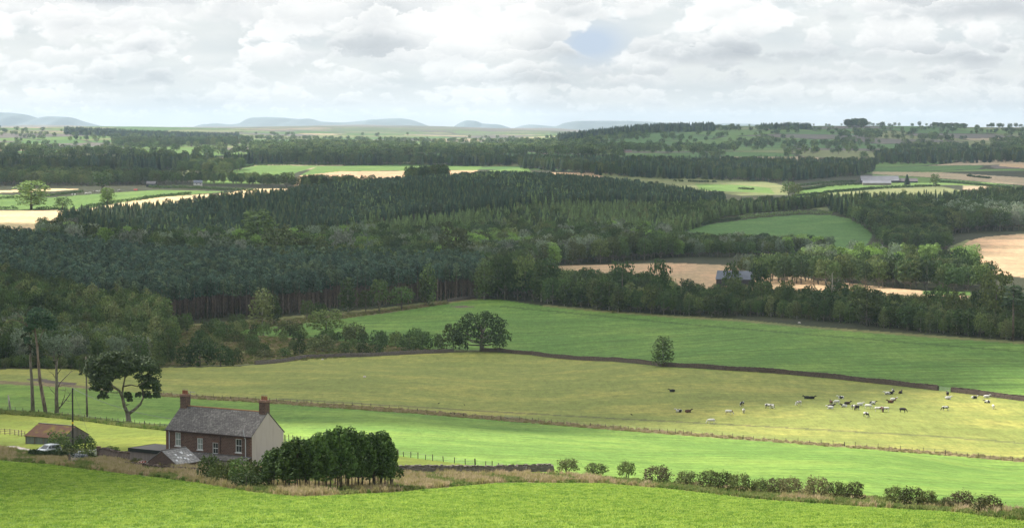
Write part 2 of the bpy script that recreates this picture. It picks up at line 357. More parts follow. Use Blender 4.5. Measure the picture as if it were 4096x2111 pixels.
POLYS = [ # polygon in picture pixels, nearest and farthest distance, colour, stripes, softness
 (VERGE_LO + NEARB, 0, 420, 'crop', 0.5),
 (FENCE_NEAR + [(2210, 1900)] + VERGE_HI[::-1], 200, 640, 'yard', 0.1),
 (FENCE_MID + [(4500, 2085)] + VERGE_HI[::-1][1:7] + FENCE_NEAR[::-1], 200, 760, 'crop2', 0.6),
 ([(-400, 1472), (0, 1476), (362, 1474), (651, 1470), (960, 1464)] + WALL_L + WALL_R + WALL_R2 + FENCE_MID[::-1], 480, 1100, 'past', 0.15),
 (VERGE_HI + VERGE_LO[::-1], 150, 480, 'verge', 0.0),
 ([(600, 1468), (700, 1300), (870, 1290), (1500, 1235), (1926, 1180), (1960, 1400), (1926, 1406)] + WALL_L[::-1], 860, 1400, 'rough', 0.0),
 ([(870, 1340), (1150, 1348), (1400, 1364), (1560, 1388), (1750, 1396), (1926, 1400)] + WALL_R + WALL_R2 + BACK[::-1], 690, 1400, 'deep', 1.0),
 ([(640, 985), (820, 983), (835, 998), (640, 1003)], 1400, 1700, 'lime', 0),
 ([(2100, 1042), (2332, 1055), (2700, 1052), (3025, 1065), (3258, 1119), (3513, 1146), (3890, 1180), (3950, 1275), (3300, 1262), (2100, 1150)], 1120, 1600, 'brown', 0.3),
 ([(3690, 1163), (3880, 1166), (3890, 1181), (3690, 1178)], 1100, 1500, 'lime', 0),
 ([(2620, 950), (2700, 925), (2850, 895), (3050, 870), (3200, 859), (3320, 860), (3400, 875), (3460, 905), (3490, 940), (3450, 1010), (2600, 1010)], 1650, 2420, 'hill', 0.4),
 ([(3800, 1010), (3870, 965), (3930, 948), (4096, 935), (4600, 922), (4600, 1110), (4096, 1110), (3960, 1095), (3840, 1060)], 1300, 2300, 'brown', 0.5),
 ([(3785, 1005), (3800, 985), (3870, 958), (3880, 962), (3820, 1000)], 1300, 2300, 'pale', 0.5),
 ([(3170, 805), (3300, 775), (3513, 757), (3757, 745), (3840, 760), (3900, 790), (3320, 845), (3220, 830)], 2100, 3100, 'pale', 0.2),
 ([(3150, 800), (3190, 765), (3250, 742), (3450, 737), (3760, 740), (3500, 757), (3300, 774)], 2200, 3200, 'lime', 0.2),
 ([(2208, 690), (2371, 692), (2505, 700), (2400, 712), (2208, 706)], 2450, 3400, 'brown', 0.2),
 ([(2371, 692), (2550, 696), (2800, 708), (3050, 724), (3150, 745), (3160, 800), (3050, 790), (2800, 765), (2500, 730)], 2450, 3400, 'pale', 0.2),
 ([(2780, 735), (2960, 740), (3080, 752), (3100, 775), (2800, 760)], 2450, 3400, 'lime', 0.2),
 ([(3486, 687), (3762, 690), (4096, 710), (4500, 735), (4500, 765), (4096, 742), (3920, 726), (3730, 710), (3486, 696)], 2700, 3900, 'tan', 0.2),
 ([(3486, 697), (3730, 711), (3920, 727), (4096, 744), (4500, 766), (4500, 790), (3900, 742), (3486, 735)], 2500, 3900, 'lime', 0.2),
 ([(3850, 742), (4096, 748), (4096, 765), (3850, 758)], 2500, 3900, 'tan', 0.2),
 ([(4000, 655), (4096, 656), (4500, 662), (4500, 676), (4096, 673), (4000, 665)], 3300, 5000, 'brown', 0.2),
 ([(1174, 752), (1196, 704), (1359, 686), (1700, 683), (1911, 681), (1900, 700), (1533, 722), (1300, 752)], 2400, 3600, 'brown', 0.4),
 ([(1196, 704), (1272, 664), (1678, 661), (1930, 666), (1911, 681), (1700, 682), (1359, 686)], 2700, 3700, 'lime', 0.3),
 ([(1940, 690), (1960, 682), (2115, 670), (2125, 695)], 2600, 3500, 'lime', 0.3),
 ([(800, 722), (897, 688), (1033, 661), (1275, 663), (1180, 693), (1168, 735), (800, 735)], 2600, 3700, 'lime', 0.5),
 ([(462, 685), (793, 680), (800, 712), (790, 722), (480, 725)], 2700, 3600, 'pale', 0.4),
 ([(-400, 680), (0, 679), (201, 677), (380, 695), (375, 712), (200, 703), (0, 706), (-400, 706)], 2700, 3600, 'tan', 0.3),
 ([(-400, 770), (0, 778), (200, 790), (456, 771), (630, 760), (924, 766), (652, 786), (456, 813), (337, 835), (150, 840), (0, 838), (-400, 830)], 1900, 2900, 'lime', 0.2),
 ([(-400, 760), (0, 762), (220, 754), (330, 757), (225, 764), (0, 771), (-400, 770)], 2100, 2900, 'stub', 0.3),
 ([(-400, 836), (0, 842), (250, 841), (340, 838), (456, 815), (652, 788), (924, 770), (1000, 755), (1165, 755), (1140, 768), (1000, 790), (800, 805), (500, 850), (300, 880), (190, 935), (-400, 930)], 1650, 2750, 'stub', 0.4),
]
def patchwork(X, Y):
    """the far fields: which field a place is in and how near its hedge it lies"""
    U = X / 210.0; V = Y / 330.0; gi = np.floor(U); gj = np.floor(V); best = np.full(len(X), 9.0); sec = np.full(len(X), 9.0); bid = np.zeros(len(X))
    def h(i, j, k): return np.modf(np.abs(np.sin(i * 127.1 + j * 311.7 + k * 74.7) * 43758.5453))[0]
    for di in (-1, 0, 1):
        for dj in (-1, 0, 1):
            a = gi + di; b = gj + dj
            dd = np.hypot(a + h(a, b, 1) - U, b + h(a, b, 2) - V); idv = h(a, b, 3)
            m = dd < best; sec = np.where(m, best, np.minimum(sec, dd)); bid = np.where(m, idv, bid); best = np.where(m, dd, best)
    return bid, sec - best
def build_ground():
    nd, nx = HG.shape
    X, Y, Z = _X.ravel(), _Y.ravel(), (ZC - HG).ravel()
    px, py = proj(X, Y, Z)
    rg = np.random.default_rng(3)
    jit = 3.0 * np.sin(X * 0.9 + Y * 0.13) + 2.0 * np.sin(X * 0.31 - Y * 0.07)
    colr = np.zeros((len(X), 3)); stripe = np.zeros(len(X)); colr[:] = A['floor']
    # rolling patchwork of far fields, with hedges between
    far = Y > 3300; fi = np.nonzero(far)[0]
    bid = np.zeros(len(X)); eg = np.ones(len(X)); bid[fi], eg[fi] = patchwork(X[fi], Y[fi])
    pal = np.array([A['lime'], A['hill'], A['pale'], A['lime'], A['pale'], A['tan'], A['hill'], A['moor']])
    pal[:, :] *= 0.95
    colr[fi] = pal[(bid[fi] * 7.999).astype(int)]
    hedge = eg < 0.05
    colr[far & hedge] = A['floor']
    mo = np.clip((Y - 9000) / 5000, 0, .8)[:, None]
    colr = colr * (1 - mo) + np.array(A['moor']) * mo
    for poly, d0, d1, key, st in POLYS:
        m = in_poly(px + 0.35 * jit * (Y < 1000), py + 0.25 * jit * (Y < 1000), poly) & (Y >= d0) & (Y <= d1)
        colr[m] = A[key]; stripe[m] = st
    # worn and muddy places, tracks
    for poly, key in MARKS:
        m = in_poly(px, py, poly) & (Y < 1700)
        colr[m] = A[key]; stripe[m] = 0
    me = bpy.data.meshes.new('ground')
    me.vertices.add(len(X)); me.vertices.foreach_set('co', np.column_stack([X, Y, Z]).astype(np.float32).ravel())
    i, j = np.meshgrid(np.arange(nd - 1), np.arange(nx - 1), indexing='ij')
    a = (i * nx + j).ravel(); q = np.column_stack([a, a + 1, a + nx + 1, a + nx]).astype(np.int32)
    me.loops.add(q.size); me.loops.foreach_set('vertex_index', q.ravel())
    me.polygons.add(len(q)); me.polygons.foreach_set('loop_start', np.arange(0, q.size, 4, dtype=np.int32)); me.polygons.foreach_set('loop_total', np.full(len(q), 4, np.int32))
    me.polygons.foreach_set('use_smooth', np.ones(len(q), bool))
    at_ = me.color_attributes.new('albedo', 'FLOAT_COLOR', 'POINT'); at_.data.foreach_set('color', np.column_stack([colr, np.ones(len(X))]).astype(np.float32).ravel())
    s_ = me.attributes.new('stripe', 'FLOAT', 'POINT'); s_.data.foreach_set('value', stripe.astype(np.float32))
    me.update(); me.validate()
    m, T, p, out = new_mat('field')
    att = T.new('ShaderNodeAttribute', attribute_name='albedo'); ats = T.new('ShaderNodeAttribute', attribute_name='stripe')
    geo = T.new('ShaderNodeNewGeometry'); pos = geo.outputs['Position']
    def mapped(rot, sc):
        mp = T.new('ShaderNodeMapping'); T.l.new(pos, mp.inputs[0]); mp.inputs['Rotation'].default_value = (0, 0, rot); mp.inputs['Scale'].default_value = sc; return mp.outputs[0]
    n_f = T.noise(pos, 1.7, 4.0, 0.7); n_m = T.noise(pos, 0.22, 4.0, 0.6); n_l = T.noise(pos, 0.028, 3.0, 0.55); n_s = T.noise(mapped(R(22), (0.012, 0.22, 0.1)), 1.0, 4.0, 0.65)
    n_v = T.noise(mapped(0.0, (0.55, 0.075, 0.3)), 1.0, 4.0, 0.68); n_w = T.noise(mapped(0.0, (1.6, 0.22, 0.6)), 1.0, 3.0, 0.7)
    n_r = T.noise(mapped(R(22), (0.02, 1.1, 0.1)), 1.0, 3.0, 0.6)
    def k(n, amp): return T.math('MULTIPLY_ADD', T.math('SUBTRACT', n, 0.5), amp, 1.0)
    val = T.math('MULTIPLY', T.math('MULTIPLY', k(n_f, 0.9), T.math('MULTIPLY', k(n_v, 0.75), k(n_w, 0.75))), T.math('MULTIPLY', k(n_m, 0.6), k(n_l, 0.5)))
    st = T.math('MULTIPLY', T.math('SUBTRACT', T.math('MULTIPLY_ADD', n_r, 0.6, T.math('MULTIPLY', n_s, 0.6)), 0.6), T.math('MULTIPLY', ats.outputs['Fac'], 2.3))
    val = T.math('MULTIPLY', val, T.math('ADD', 1.0, st))
    # dry straw-coloured patches in grass
    dry = T.smooth(T.math('ADD', T.math('MULTIPLY', n_m, 0.55), T.math('MULTIPLY', n_l, 0.6)), 0.52, 0.72)
    base = T.mix(T.math('MULTIPLY', dry, 0.6), att.outputs['Color'], T.mix(1.0, att.outputs['Color'], (1.55, 1.18, 1.25, 1), 'MULTIPLY'))
    hsv = T.new('ShaderNodeHueSaturation'); T.set(hsv, 'Color', base); T.set(hsv, 'Value', val)
    T.set(hsv, 'Hue', T.math('MULTIPLY_ADD', T.math('SUBTRACT', n_m, 0.5), 0.05, 0.5))
    T.set(p, 'Base Color', hsv.outputs[0]); T.set(p, 'Roughness', 0.9); T.set(p, 'Specular IOR Level', 0.1)
    bp = T.new('ShaderNodeBump'); bp.inputs['Strength'].default_value = 0.9; bp.inputs['Distance'].default_value = 0.35
    hgt = T.math('ADD', T.math('MULTIPLY', T.noise(pos, 2.6, 3.0, 0.65), 0.5), T.math('MULTIPLY', n_m, 1.2)); T.set(bp, 'Height', hgt)
    T.l.new(bp.outputs[0], p.inputs['Normal'])
    me.materials.append(m)
    o = link('ground', me); tag(o, 'green fields, pasture and stubble rolling down the valley', kind='structure')
MARKS = [
 ([(1113, 1590), (1600, 1620), (2079, 1649), (2550, 1675), (3098, 1704), (3723, 1740), (4150, 1773), (4150, 1778), (3723, 1745), (3098, 1709), (2550, 1680), (2079, 1654), (1600, 1625), (1113, 1595)], 'mud2'),
 ([(2000, 1222), (2200, 1241), (2723, 1292), (3300, 1340), (4150, 1408), (4150, 1413), (3300, 1345), (2723, 1297), (2200, 1246), (2000, 1227)], 'tram'),
 ([(1400, 1800), (1640, 1838), (2000, 1882), (1990, 1888), (1620, 1845), (1380, 1806)], 'yard'),
 ([(28, 1783), (60, 1782), (140, 1800), (230, 1812), (330, 1822), (420, 1826), (525, 1832), (560, 1850), (500, 1850), (400, 1842), (250, 1838), (140, 1826), (30, 1793)], 'track'),
 ([(105, 1515), (160, 1512), (230, 1524), (310, 1530), (300, 1538), (200, 1532), (120, 1522)], 'mud'),
 ([(1800, 1222), (1870, 1223), (1915, 1229), (1850, 1231), (1810, 1228)], 'mud'),
 ([(-400, 1500), (0, 1521), (250, 1535), (430, 1552), (430, 1561), (250, 1547), (0, 1535), (-400, 1512)], 'verge'),
 ([(622, 1570), (1024, 1596), (1300, 1614), (1670, 1642), (2079, 1676), (2362, 1702), (2767, 1735), (3098, 1760), (3738, 1806), (4096, 1838), (4096, 1848), (3738, 1815), (3098, 1767), (2767, 1743), (2362, 1711), (2079, 1686), (1670, 1654), (1300, 1626), (1024, 1608), (622, 1583)], 'vline'),
 ([(870, 1324), (1000, 1316), (1150, 1300), (1354, 1276), (1572, 1248), (1789, 1214), (1789, 1206), (1572, 1236), (1354, 1262), (1150, 1286), (870, 1310)], 'verge'),
 ([(870, 1340), (1000, 1338), (1150, 1350), (1350, 1362), (1340, 1380), (1100, 1372), (900, 1352)], 'verge'),
 ([(2170, 1217), (2441, 1242), (2700, 1262), (2971, 1278), (3242, 1304), (3513, 1324), (3784, 1344), (4096, 1366), (4096, 1376), (3784, 1354), (3513, 1333), (3242, 1313), (2971, 1287), (2700, 1271), (2441, 1250), (2170, 1225)], 'rough'),
]
build_ground()

# ------------------------------------------------------------------ distant mountains
def mountain(name, label, sky, d, depth, col, seed):
    """sky: outline as (px, py); a solid range of hills with a real fall to front and back"""
    sx = np.linspace(sky[0][0], sky[-1][0], 160)
    sy = pchip([s[0] for s in sky], [s[1] for s in sky], sx)
    rows = 24; V = []; rg = np.random.default_rng(seed); ph = rg.uniform(0, 6, 8)
    for r in range(rows):
        t = r / (rows - 1)
        prof = math.sin(min(1.0, t * 1.0) * math.pi) ** 0.8
        for x, y in zip(sx, sy):
            xn, s = ray(x, y); zt = ZC - s * d
            D = d + (t - 0.5) * depth
            base = -150.0
            rid = 1 + 0.035 * math.sin(x / 37 + ph[0] + t * 9) + 0.02 * math.sin(x / 15 + ph[1] - t * 14)
            k = prof * (rid if abs(t - 0.5) > 0.08 else 1.0)
            V.append((xn * d, D, base + (zt - base) * min(k, 1.0)))
    n = len(sx); Fs = [(r * n + i, r * n + i + 1, (r + 1) * n + i + 1, (r + 1) * n + i) for r in range(rows - 1) for i in range(n - 1)]
    me = bpy.data.meshes.new(name); me.from_pydata(V, [], Fs); me.polygons.foreach_set('use_smooth', [True] * len(Fs))
    m, T, p, out = new_mat(name + '_turf'); geo = T.new('ShaderNodeNewGeometry')
    nn = T.noise(geo.outputs['Position'], 0.0025, 5.0, 0.6)
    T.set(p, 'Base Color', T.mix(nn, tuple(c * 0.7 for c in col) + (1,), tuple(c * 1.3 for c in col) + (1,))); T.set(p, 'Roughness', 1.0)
    me.materials.append(m); o = link(name, me); tag(o, label, kind='structure')
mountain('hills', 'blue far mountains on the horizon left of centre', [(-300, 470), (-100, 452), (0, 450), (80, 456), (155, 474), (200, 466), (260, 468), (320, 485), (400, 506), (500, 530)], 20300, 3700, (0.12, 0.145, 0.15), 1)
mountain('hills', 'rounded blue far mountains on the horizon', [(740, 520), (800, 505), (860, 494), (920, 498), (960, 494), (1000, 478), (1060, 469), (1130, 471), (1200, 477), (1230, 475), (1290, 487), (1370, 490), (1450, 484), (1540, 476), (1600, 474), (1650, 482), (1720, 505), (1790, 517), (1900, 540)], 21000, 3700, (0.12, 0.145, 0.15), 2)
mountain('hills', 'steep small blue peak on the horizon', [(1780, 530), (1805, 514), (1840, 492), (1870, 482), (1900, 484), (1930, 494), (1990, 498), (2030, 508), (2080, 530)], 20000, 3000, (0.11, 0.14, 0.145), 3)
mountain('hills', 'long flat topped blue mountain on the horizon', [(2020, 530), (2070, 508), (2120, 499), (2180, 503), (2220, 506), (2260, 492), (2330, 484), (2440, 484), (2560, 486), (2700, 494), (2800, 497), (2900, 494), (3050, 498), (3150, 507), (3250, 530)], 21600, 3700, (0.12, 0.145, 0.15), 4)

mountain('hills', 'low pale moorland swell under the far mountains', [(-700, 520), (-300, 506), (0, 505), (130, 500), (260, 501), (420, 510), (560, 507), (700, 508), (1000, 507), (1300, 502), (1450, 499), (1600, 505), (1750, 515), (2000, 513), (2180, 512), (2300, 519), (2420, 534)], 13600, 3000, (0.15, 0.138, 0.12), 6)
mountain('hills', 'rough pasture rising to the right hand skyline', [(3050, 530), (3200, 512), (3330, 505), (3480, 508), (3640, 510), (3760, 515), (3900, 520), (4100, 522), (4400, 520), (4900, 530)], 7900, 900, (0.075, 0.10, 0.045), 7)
# ------------------------------------------------------------------ unseen clouds added to shade the land, gaps cut to light chosen fields
LIT = [ [(-900, 4600), (2250, 4600), (2250, 8300), (-900, 8300)], # (px, distance) outlines of the sunlit ground
 [(640, 90), (5200, 90), (5200, 900), (3900, 880), (3500, 800), (3250, 720), (2800, 680), (2200, 640), (1700, 560), (1350, 440), (1150, 340), (760, 270)],
 [(-100, 400), (620, 400), (640, 520), (0, 560), (-400, 520)],
 [(2850, 1240), (3950, 1230), (4900, 1380), (4900, 2150), (4000, 2050), (3800, 1700), (3700, 1600), (2850, 1560)],
 [(-500, 1820), (350, 1820), (700, 2050), (1200, 2350), (1150, 2560), (-500, 2560)],
 [(760, 2750), (2250, 2750), (2250, 3450), (760, 3500)],
 [(2900, 2350), (3900, 2350), (3900, 2850), (2700, 2950)],
 [(100, 5200), (1100, 5000), (1300, 7000), (100, 7000)],
]
def build_clouds():
    alt = 1000.0; cell = 35.0
    xs = np.arange(-2600, 2600, cell); ys = np.arange(-600, 8200, cell)
    GX, GY = np.meshgrid(xs, ys, indexing='ij')
    px = 2048 + GX / np.maximum(GY, 60) * F + 60 * np.sin(GY / 61.0) ; dd = GY + 22 * np.sin(GX / 47.0) + 14 * np.sin(GX / 23.0 + 1)
    lit = np.zeros(GX.shape, bool)
    for P in LIT: lit |= in_poly(px, dd, P)
    lit |= (GY < 90)
    sx = SUNV.x / SUNV.z * (alt + 0); sy = SUNV.y / SUNV.z * alt
    full = ~lit
    # distance (in cells) from the edge, to round the rims
    dist = np.zeros(GX.shape); cur = full.copy()
    for k in range(6):
        dist += cur; n = cur.copy()
        n[1:] &= cur[:-1]; n[:-1] &= cur[1:]; n[:, 1:] &= cur[:, :-1]; n[:, :-1] &= cur[:, 1:]; cur = n
    idx = -np.ones(GX.shape, int); V = []; ii, jj = np.nonzero(full)
    hh = 12 + 14 * dist + 10 * np.sin(GX / 90) * np.sin(GY / 110)
    jx = RNG.uniform(-12, 12, GX.shape); jy = RNG.uniform(-12, 12, GX.shape)
    idx[ii, jj] = np.arange(len(ii)); N = len(ii)
    top = np.column_stack([GX[ii, jj] + jx[ii, jj] + sx, GY[ii, jj] + jy[ii, jj] + sy, alt + hh[ii, jj]])
    bot = np.column_stack([GX[ii, jj] + jx[ii, jj] + sx, GY[ii, jj] + jy[ii, jj] + sy, alt - 6 - 2 * dist[ii, jj]])
    V = np.vstack([top, bot]); fs = []
    q = full[:-1, :-1] & full[1:, :-1] & full[1:, 1:] & full[:-1, 1:]
    a, b = np.nonzero(q); edges = {}
    for i, j in zip(a.tolist(), b.tolist()):
        w = (idx[i, j], idx[i + 1, j], idx[i + 1, j + 1], idx[i, j + 1])
        fs.append(w); fs.append(tuple(x + N for x in w[::-1]))
        for u, v in zip(w, w[1:] + w[:1]):
            if (v, u) in edges: del edges[(v, u)]
            else: edges[(u, v)] = 1
    for (u, v) in edges: fs.append((v, u, u + N, v + N))
    me = bpy.data.meshes.new('shade_cloud'); me.from_pydata(V.tolist(), [], fs); me.polygons.foreach_set('use_smooth', [True] * len(fs))
    m = bpy.data.materials.new('shade_cloud_veil'); m.use_nodes = True; T = NT(m.node_tree); T.n.clear()
    out = T.new('ShaderNodeOutputMaterial'); tr = T.new('ShaderNodeBsdfTransparent'); tl = T.new('ShaderNodeBsdfTranslucent'); tl.inputs[0].default_value = (0.60, 0.62, 0.65, 1)
    mx = T.new('ShaderNodeMixShader'); mx.inputs[0].default_value = 0.70
    T.l.new(tr.outputs[0], mx.inputs[1]); T.l.new(tl.outputs[0], mx.inputs[2]); T.l.new(mx.outputs[0], out.inputs[0])
    me.materials.append(m); o = link('shade_cloud', me); tag(o, 'added unseen clouds over the valley, gaps cut to light chosen fields', kind='structure')
build_clouds()

# ------------------------------------------------------------------ haze
def build_haze():
    zlo = float((ZC - HG).min()) - 2.0
    X0 = 19500; mb = MB(); mb.box((-X0, -120, zlo), (X0, 30050, ZC + 175.0))
    m = bpy.data.materials.new('air'); m.use_nodes = True; T = NT(m.node_tree); T.n.clear()
    out = T.new('ShaderNodeOutputMaterial'); v = T.new('ShaderNodeVolumePrincipled')
    v.inputs['Color'].default_value = (0.64, 0.81, 1.0, 1); v.inputs['Density'].default_value = HAZE; v.inputs['Anisotropy'].default_value = 0.2
    T.l.new(v.outputs[0], out.inputs['Volume'])
    o = mb.build('haze', m); tag(o, 'thin bluish air over the whole valley', kind='stuff')
HAZE = 2.5e-5
# ------------------------------------------------------------------ tree builders
def frames(Nrm, rg):
    n = Nrm / (np.linalg.norm(Nrm, axis=1, keepdims=True) + 1e-9)
    r = rg.normal(size=n.shape); a = np.cross(n, r); a /= (np.linalg.norm(a, axis=1, keepdims=True) + 1e-9)
    return n, a, np.cross(n, a)
def leaf_quads(C, Nrm, S, rg, aspect=1.0):
    n, a, b = frames(Nrm, rg)
    S = np.asarray(S)[:, None] * 0.5
    k = rg.uniform(0.6, 1.25, (len(C), 4, 1))
    P = np.stack([C + (-a) * S * k[:, 0], C + (-b) * S * aspect * k[:, 1], C + a * S * k[:, 2], C + b * S * aspect * k[:, 3]], 1)
    return P.reshape(-1, 3)
def lobe(c, r, flat, n, s, rg, jit=0.55, low=-0.35):
    """leaves over the outside of one bough of foliage"""
    D = rg.normal(size=(n * 2, 3)); D /= np.linalg.norm(D, axis=1, keepdims=True); D = D[D[:, 2] > low][:n]
    rad = r * rg.uniform(0.70, 1.06, (len(D), 1))
    C = np.asarray(c) + D * rad * np.array([1, 1, flat])
    return leaf_quads(C, D + rg.normal(size=D.shape) * jit, rg.uniform(0.6, 1.3, len(D)) * s, rg)
def trunk_limbs(mb, h, tr, lobes, rg, lean=(0, 0), top=0.8, limbs=6, mi=0):
    pts = [(0, 0, -0.3), (lean[0] * .3, lean[1] * .3, h * .25), (lean[0] * .7, lean[1] * .7, h * .5), (lean[0], lean[1], h * top)]
    mb.tube(pts, [tr * 1.25, tr * .85, tr * .6, tr * .2], 7, mi)
    for k in range(min(limbs, len(lobes))):
        c = Vector(lobes[k]); z0 = min(h * top * 0.9, max(h * .15, c.z * rg.uniform(.4, .65))); q = z0 / (h * top)
        p0 = Vector((lean[0] * q, lean[1] * q, z0)); mid = p0.lerp(c, .5) + Vector((0, 0, -0.04 * h))
        mb.tube([p0, mid, c], [tr * .45, tr * .3, tr * .1], 5, mi)
def gen_crown(kind, seed, leaf=1.0):
    """returns crown leaves (array) and the trunk, for a tree of unit design size; h, w in metres"""
    rg = np.random.default_rng(seed); L = []; lob = []; mb = MB()
    if kind == 'broad':
        h, w = 16.0, 14.0; s = 0.95 * leaf; nl = 26
        for k in range(nl):
            t = (k + .5) / nl; zz = 0.26 + 0.62 * t; rr = math.sqrt(max(0, 1 - ((zz - .46) / .50) ** 2)) * w * .5 * .74
            a = k * 2.4 + rg.uniform(-.5, .5); rr *= rg.uniform(.7, 1.1)
            r = w * rg.uniform(.13, .21); c = (math.cos(a) * rr, math.sin(a) * rr, zz * h); lob.append(c); L.append(lobe(c, r, .78, int(34 / leaf ** 2), s, rg))
        L.append(lobe((0, 0, h * .6), w * .33, .95, int(110 / leaf ** 2), s * 1.1, rg, 0.9, -1)); trunk_limbs(mb, h, .38, lob, rg, limbs=8)
    elif kind == 'oak':
        h, w = 15.5, 20.0; s = 0.62; nl = 58
        for k in range(nl):
            t = (k + .5) / nl; zz = 0.20 + 0.70 * t; rr = math.sqrt(max(0, 1 - (max(0, zz - .36) / .60) ** 2)) * w * .5 * .84
            a = k * 2.4 + rg.uniform(-.4, .4); rr *= rg.uniform(.72, 1.05)
            r = w * rg.uniform(.075, .125); c = (math.cos(a) * rr, math.sin(a) * rr, zz * h); lob.append(c); L.append(lobe(c, r, .8, 60, s, rg))
        L.append(lobe((0, 0, h * .58), w * .32, .6, 300, s * 1.3, rg, 0.9, -1)); trunk_limbs(mb, h, .75, lob[::4], rg, top=.6, limbs=14)
    elif kind == 'birch':
        h, w = 12.0, 7.0; s = 0.62 * leaf; nl = 30
        for k in range(nl):
            t = (k + .5) / nl; zz = 0.10 + 0.84 * t; rr = (math.sin(min(1, (1 - t) * 1.25 + .12) * math.pi * .5)) * w * .5 * .72 * (0.75 + .5 * t if t < .5 else 1)
            a = k * 2.4 + rg.uniform(-.5, .5); rr *= rg.uniform(.7, 1.1)
            c = (math.cos(a) * rr, math.sin(a) * rr, zz * h); lob.append(c); L.append(lobe(c, w * rg.uniform(.12, .18), 1.35, int(26 / leaf ** 2), s, rg, .7, -.8))
        L.append(lobe((0, 0, h * .45), w * .28, 1.6, 170, s * 1.2, rg, .9, -1)); trunk_limbs(mb, h, .18, lob, rg, top=.92, limbs=4)
    elif kind == 'poplar':
        h, w = 22.0, 11.0; s = 0.95 * leaf; nl = 40
        for k in range(nl):
            t = (k + .5) / nl; zz = 0.16 + 0.78 * t; rr = math.sqrt(max(0, 1 - ((zz - .50) / .49) ** 2)) * w * .5 * .80
            a = k * 2.4 + rg.uniform(-.6, .6); rr *= rg.uniform(.65, 1.15)
            c = (math.cos(a) * rr, math.sin(a) * rr, zz * h); lob.append(c); L.append(lobe(c, w * rg.uniform(.13, .21), 1.0, int(36 / leaf ** 2), s, rg))
        L.append(lobe((0, 0, h * .55), w * .30, 1.7, 220, s * 1.2, rg, .9, -1)); trunk_limbs(mb, h, .4, lob, rg, top=.85, limbs=8)
    elif kind == 'bush':
        h, w = 4.5, 6.0; s = 0.40 * leaf; nl = 18
        for k in range(nl):
            t = (k + .5) / nl; zz = 0.14 + 0.68 * t; rr = math.sqrt(max(0, 1 - zz ** 2)) * w * .5 * .76
            a = k * 2.4 + rg.uniform(-.5, .5); rr *= rg.uniform(.7, 1.1)
            c = (math.cos(a) * rr, math.sin(a) * rr, zz * h); lob.append(c); L.append(lobe(c, w * rg.uniform(.13, .21), .85, int(46 / leaf ** 2), s, rg, .7, -.8))
        trunk_limbs(mb, h, .12, lob, rg, limbs=4)
    elif kind == 'haw':
        h, w = 2.9, 3.6; s = 0.20; nl = 22
        for k in range(nl):
            t = (k + .5) / nl; zz = 0.20 + 0.64 * t; rr = math.sqrt(max(0, 1 - ((zz - .36) / .60) ** 2)) * w * .5 * .76
            a = k * 2.4 + rg.uniform(-.5, .5); rr *= rg.uniform(.6, 1.1)
            c = (math.cos(a) * rr, math.sin(a) * rr, zz * h); lob.append(c); L.append(lobe(c, w * rg.uniform(.12, .19), .85, 62, s, rg, .9, -.7))
        for k in range(90):      # new shoots standing out of the crown
            a = rg.uniform(0, 6.28); e = rg.uniform(.15, 1.4); d = np.array([math.cos(a) * math.cos(e), math.sin(a) * math.cos(e), math.sin(e)])
            p = np.array([0, 0, h * .45]) + d * np.array([w * .44, w * .44, h * .44]); q = p + (d + rg.normal(size=3) * .25) * rg.uniform(.2, .5)
            m = (p + q) / 2; L.append(leaf_quads(np.array([p, m, q]), rg.normal(size=(3, 3)), np.full(3, .17), rg, .6))
        for k in range(7):
            a = rg.uniform(0, 6.28); r0 = rg.uniform(.05, .5); mb.tube([(math.cos(a) * r0, math.sin(a) * r0, -.1), (math.cos(a) * r0 * 1.3, math.sin(a) * r0 * 1.3, .7), (math.cos(a) * w * .25, math.sin(a) * w * .25, h * .6)], [.05, .04, .02], 5)
    elif kind in ('spruce', 'larch'):
        h, w = 15.0, 6.2; nb = 250 if kind == 'spruce' else 230; P = []
        for k in range(nb):
            t = (k + .5) / nb; z = h * (0.10 + 0.88 * t); r = w * .5 * (1 - t) ** .72 * rg.uniform(.7, 1.12) + .15
            a = k * 2.4 + rg.uniform(-.3, .3); dr = rg.uniform(.15, .42) * r; wd = r * rg.uniform(.28, .42) + .12
            ca, sa = math.cos(a), math.sin(a); i = np.array([ca * r * .08, sa * r * .08, z + .25]); tip = np.array([ca * r, sa * r, z - dr]); sd = np.array([-sa, ca, 0]) * wd
            mid = i + (tip - i) * .55
            P += [i, mid - sd + [0, 0, -.12], tip, mid + sd + [0, 0, -.12]]
        L.append(np.array(P)); mb.tube([(0, 0, -.3), (0, 0, h * .5), (0, 0, h)], [.2, .14, .03], 5)
    elif kind == 'pine':
        h, w = 17.0, 4.6; s = 0.62 * leaf
        for k in range(16):
            t = (k + .5) / 16; zz = .60 + .36 * t; rr = w * .5 * (1 - .75 * t) * rg.uniform(.3, 1.0); a = k * 2.4 + rg.uniform(-.6, .6)
            c = (math.cos(a) * rr, math.sin(a) * rr, zz * h); lob.append(c); L.append(lobe(c, w * rg.uniform(.13, .22), .75, int(20 / leaf ** 2), s, rg, 1.0, -.6))
        mb.tube([(0, 0, -.3), (rg.uniform(-.15, .15), rg.uniform(-.15, .15), h * .5), (0, 0, h * .95)], [.20, .15, .04], 6)
        for k in range(6):
            a = rg.uniform(0, 6.28); z = h * rg.uniform(.35, .6); mb.tube([(0, 0, z), (math.cos(a) * .9, math.sin(a) * .9, z - .1)], [.03, .015], 4)
    elif kind == 'cypress':
        h, w = 6.6, 3.6; s = 0.26
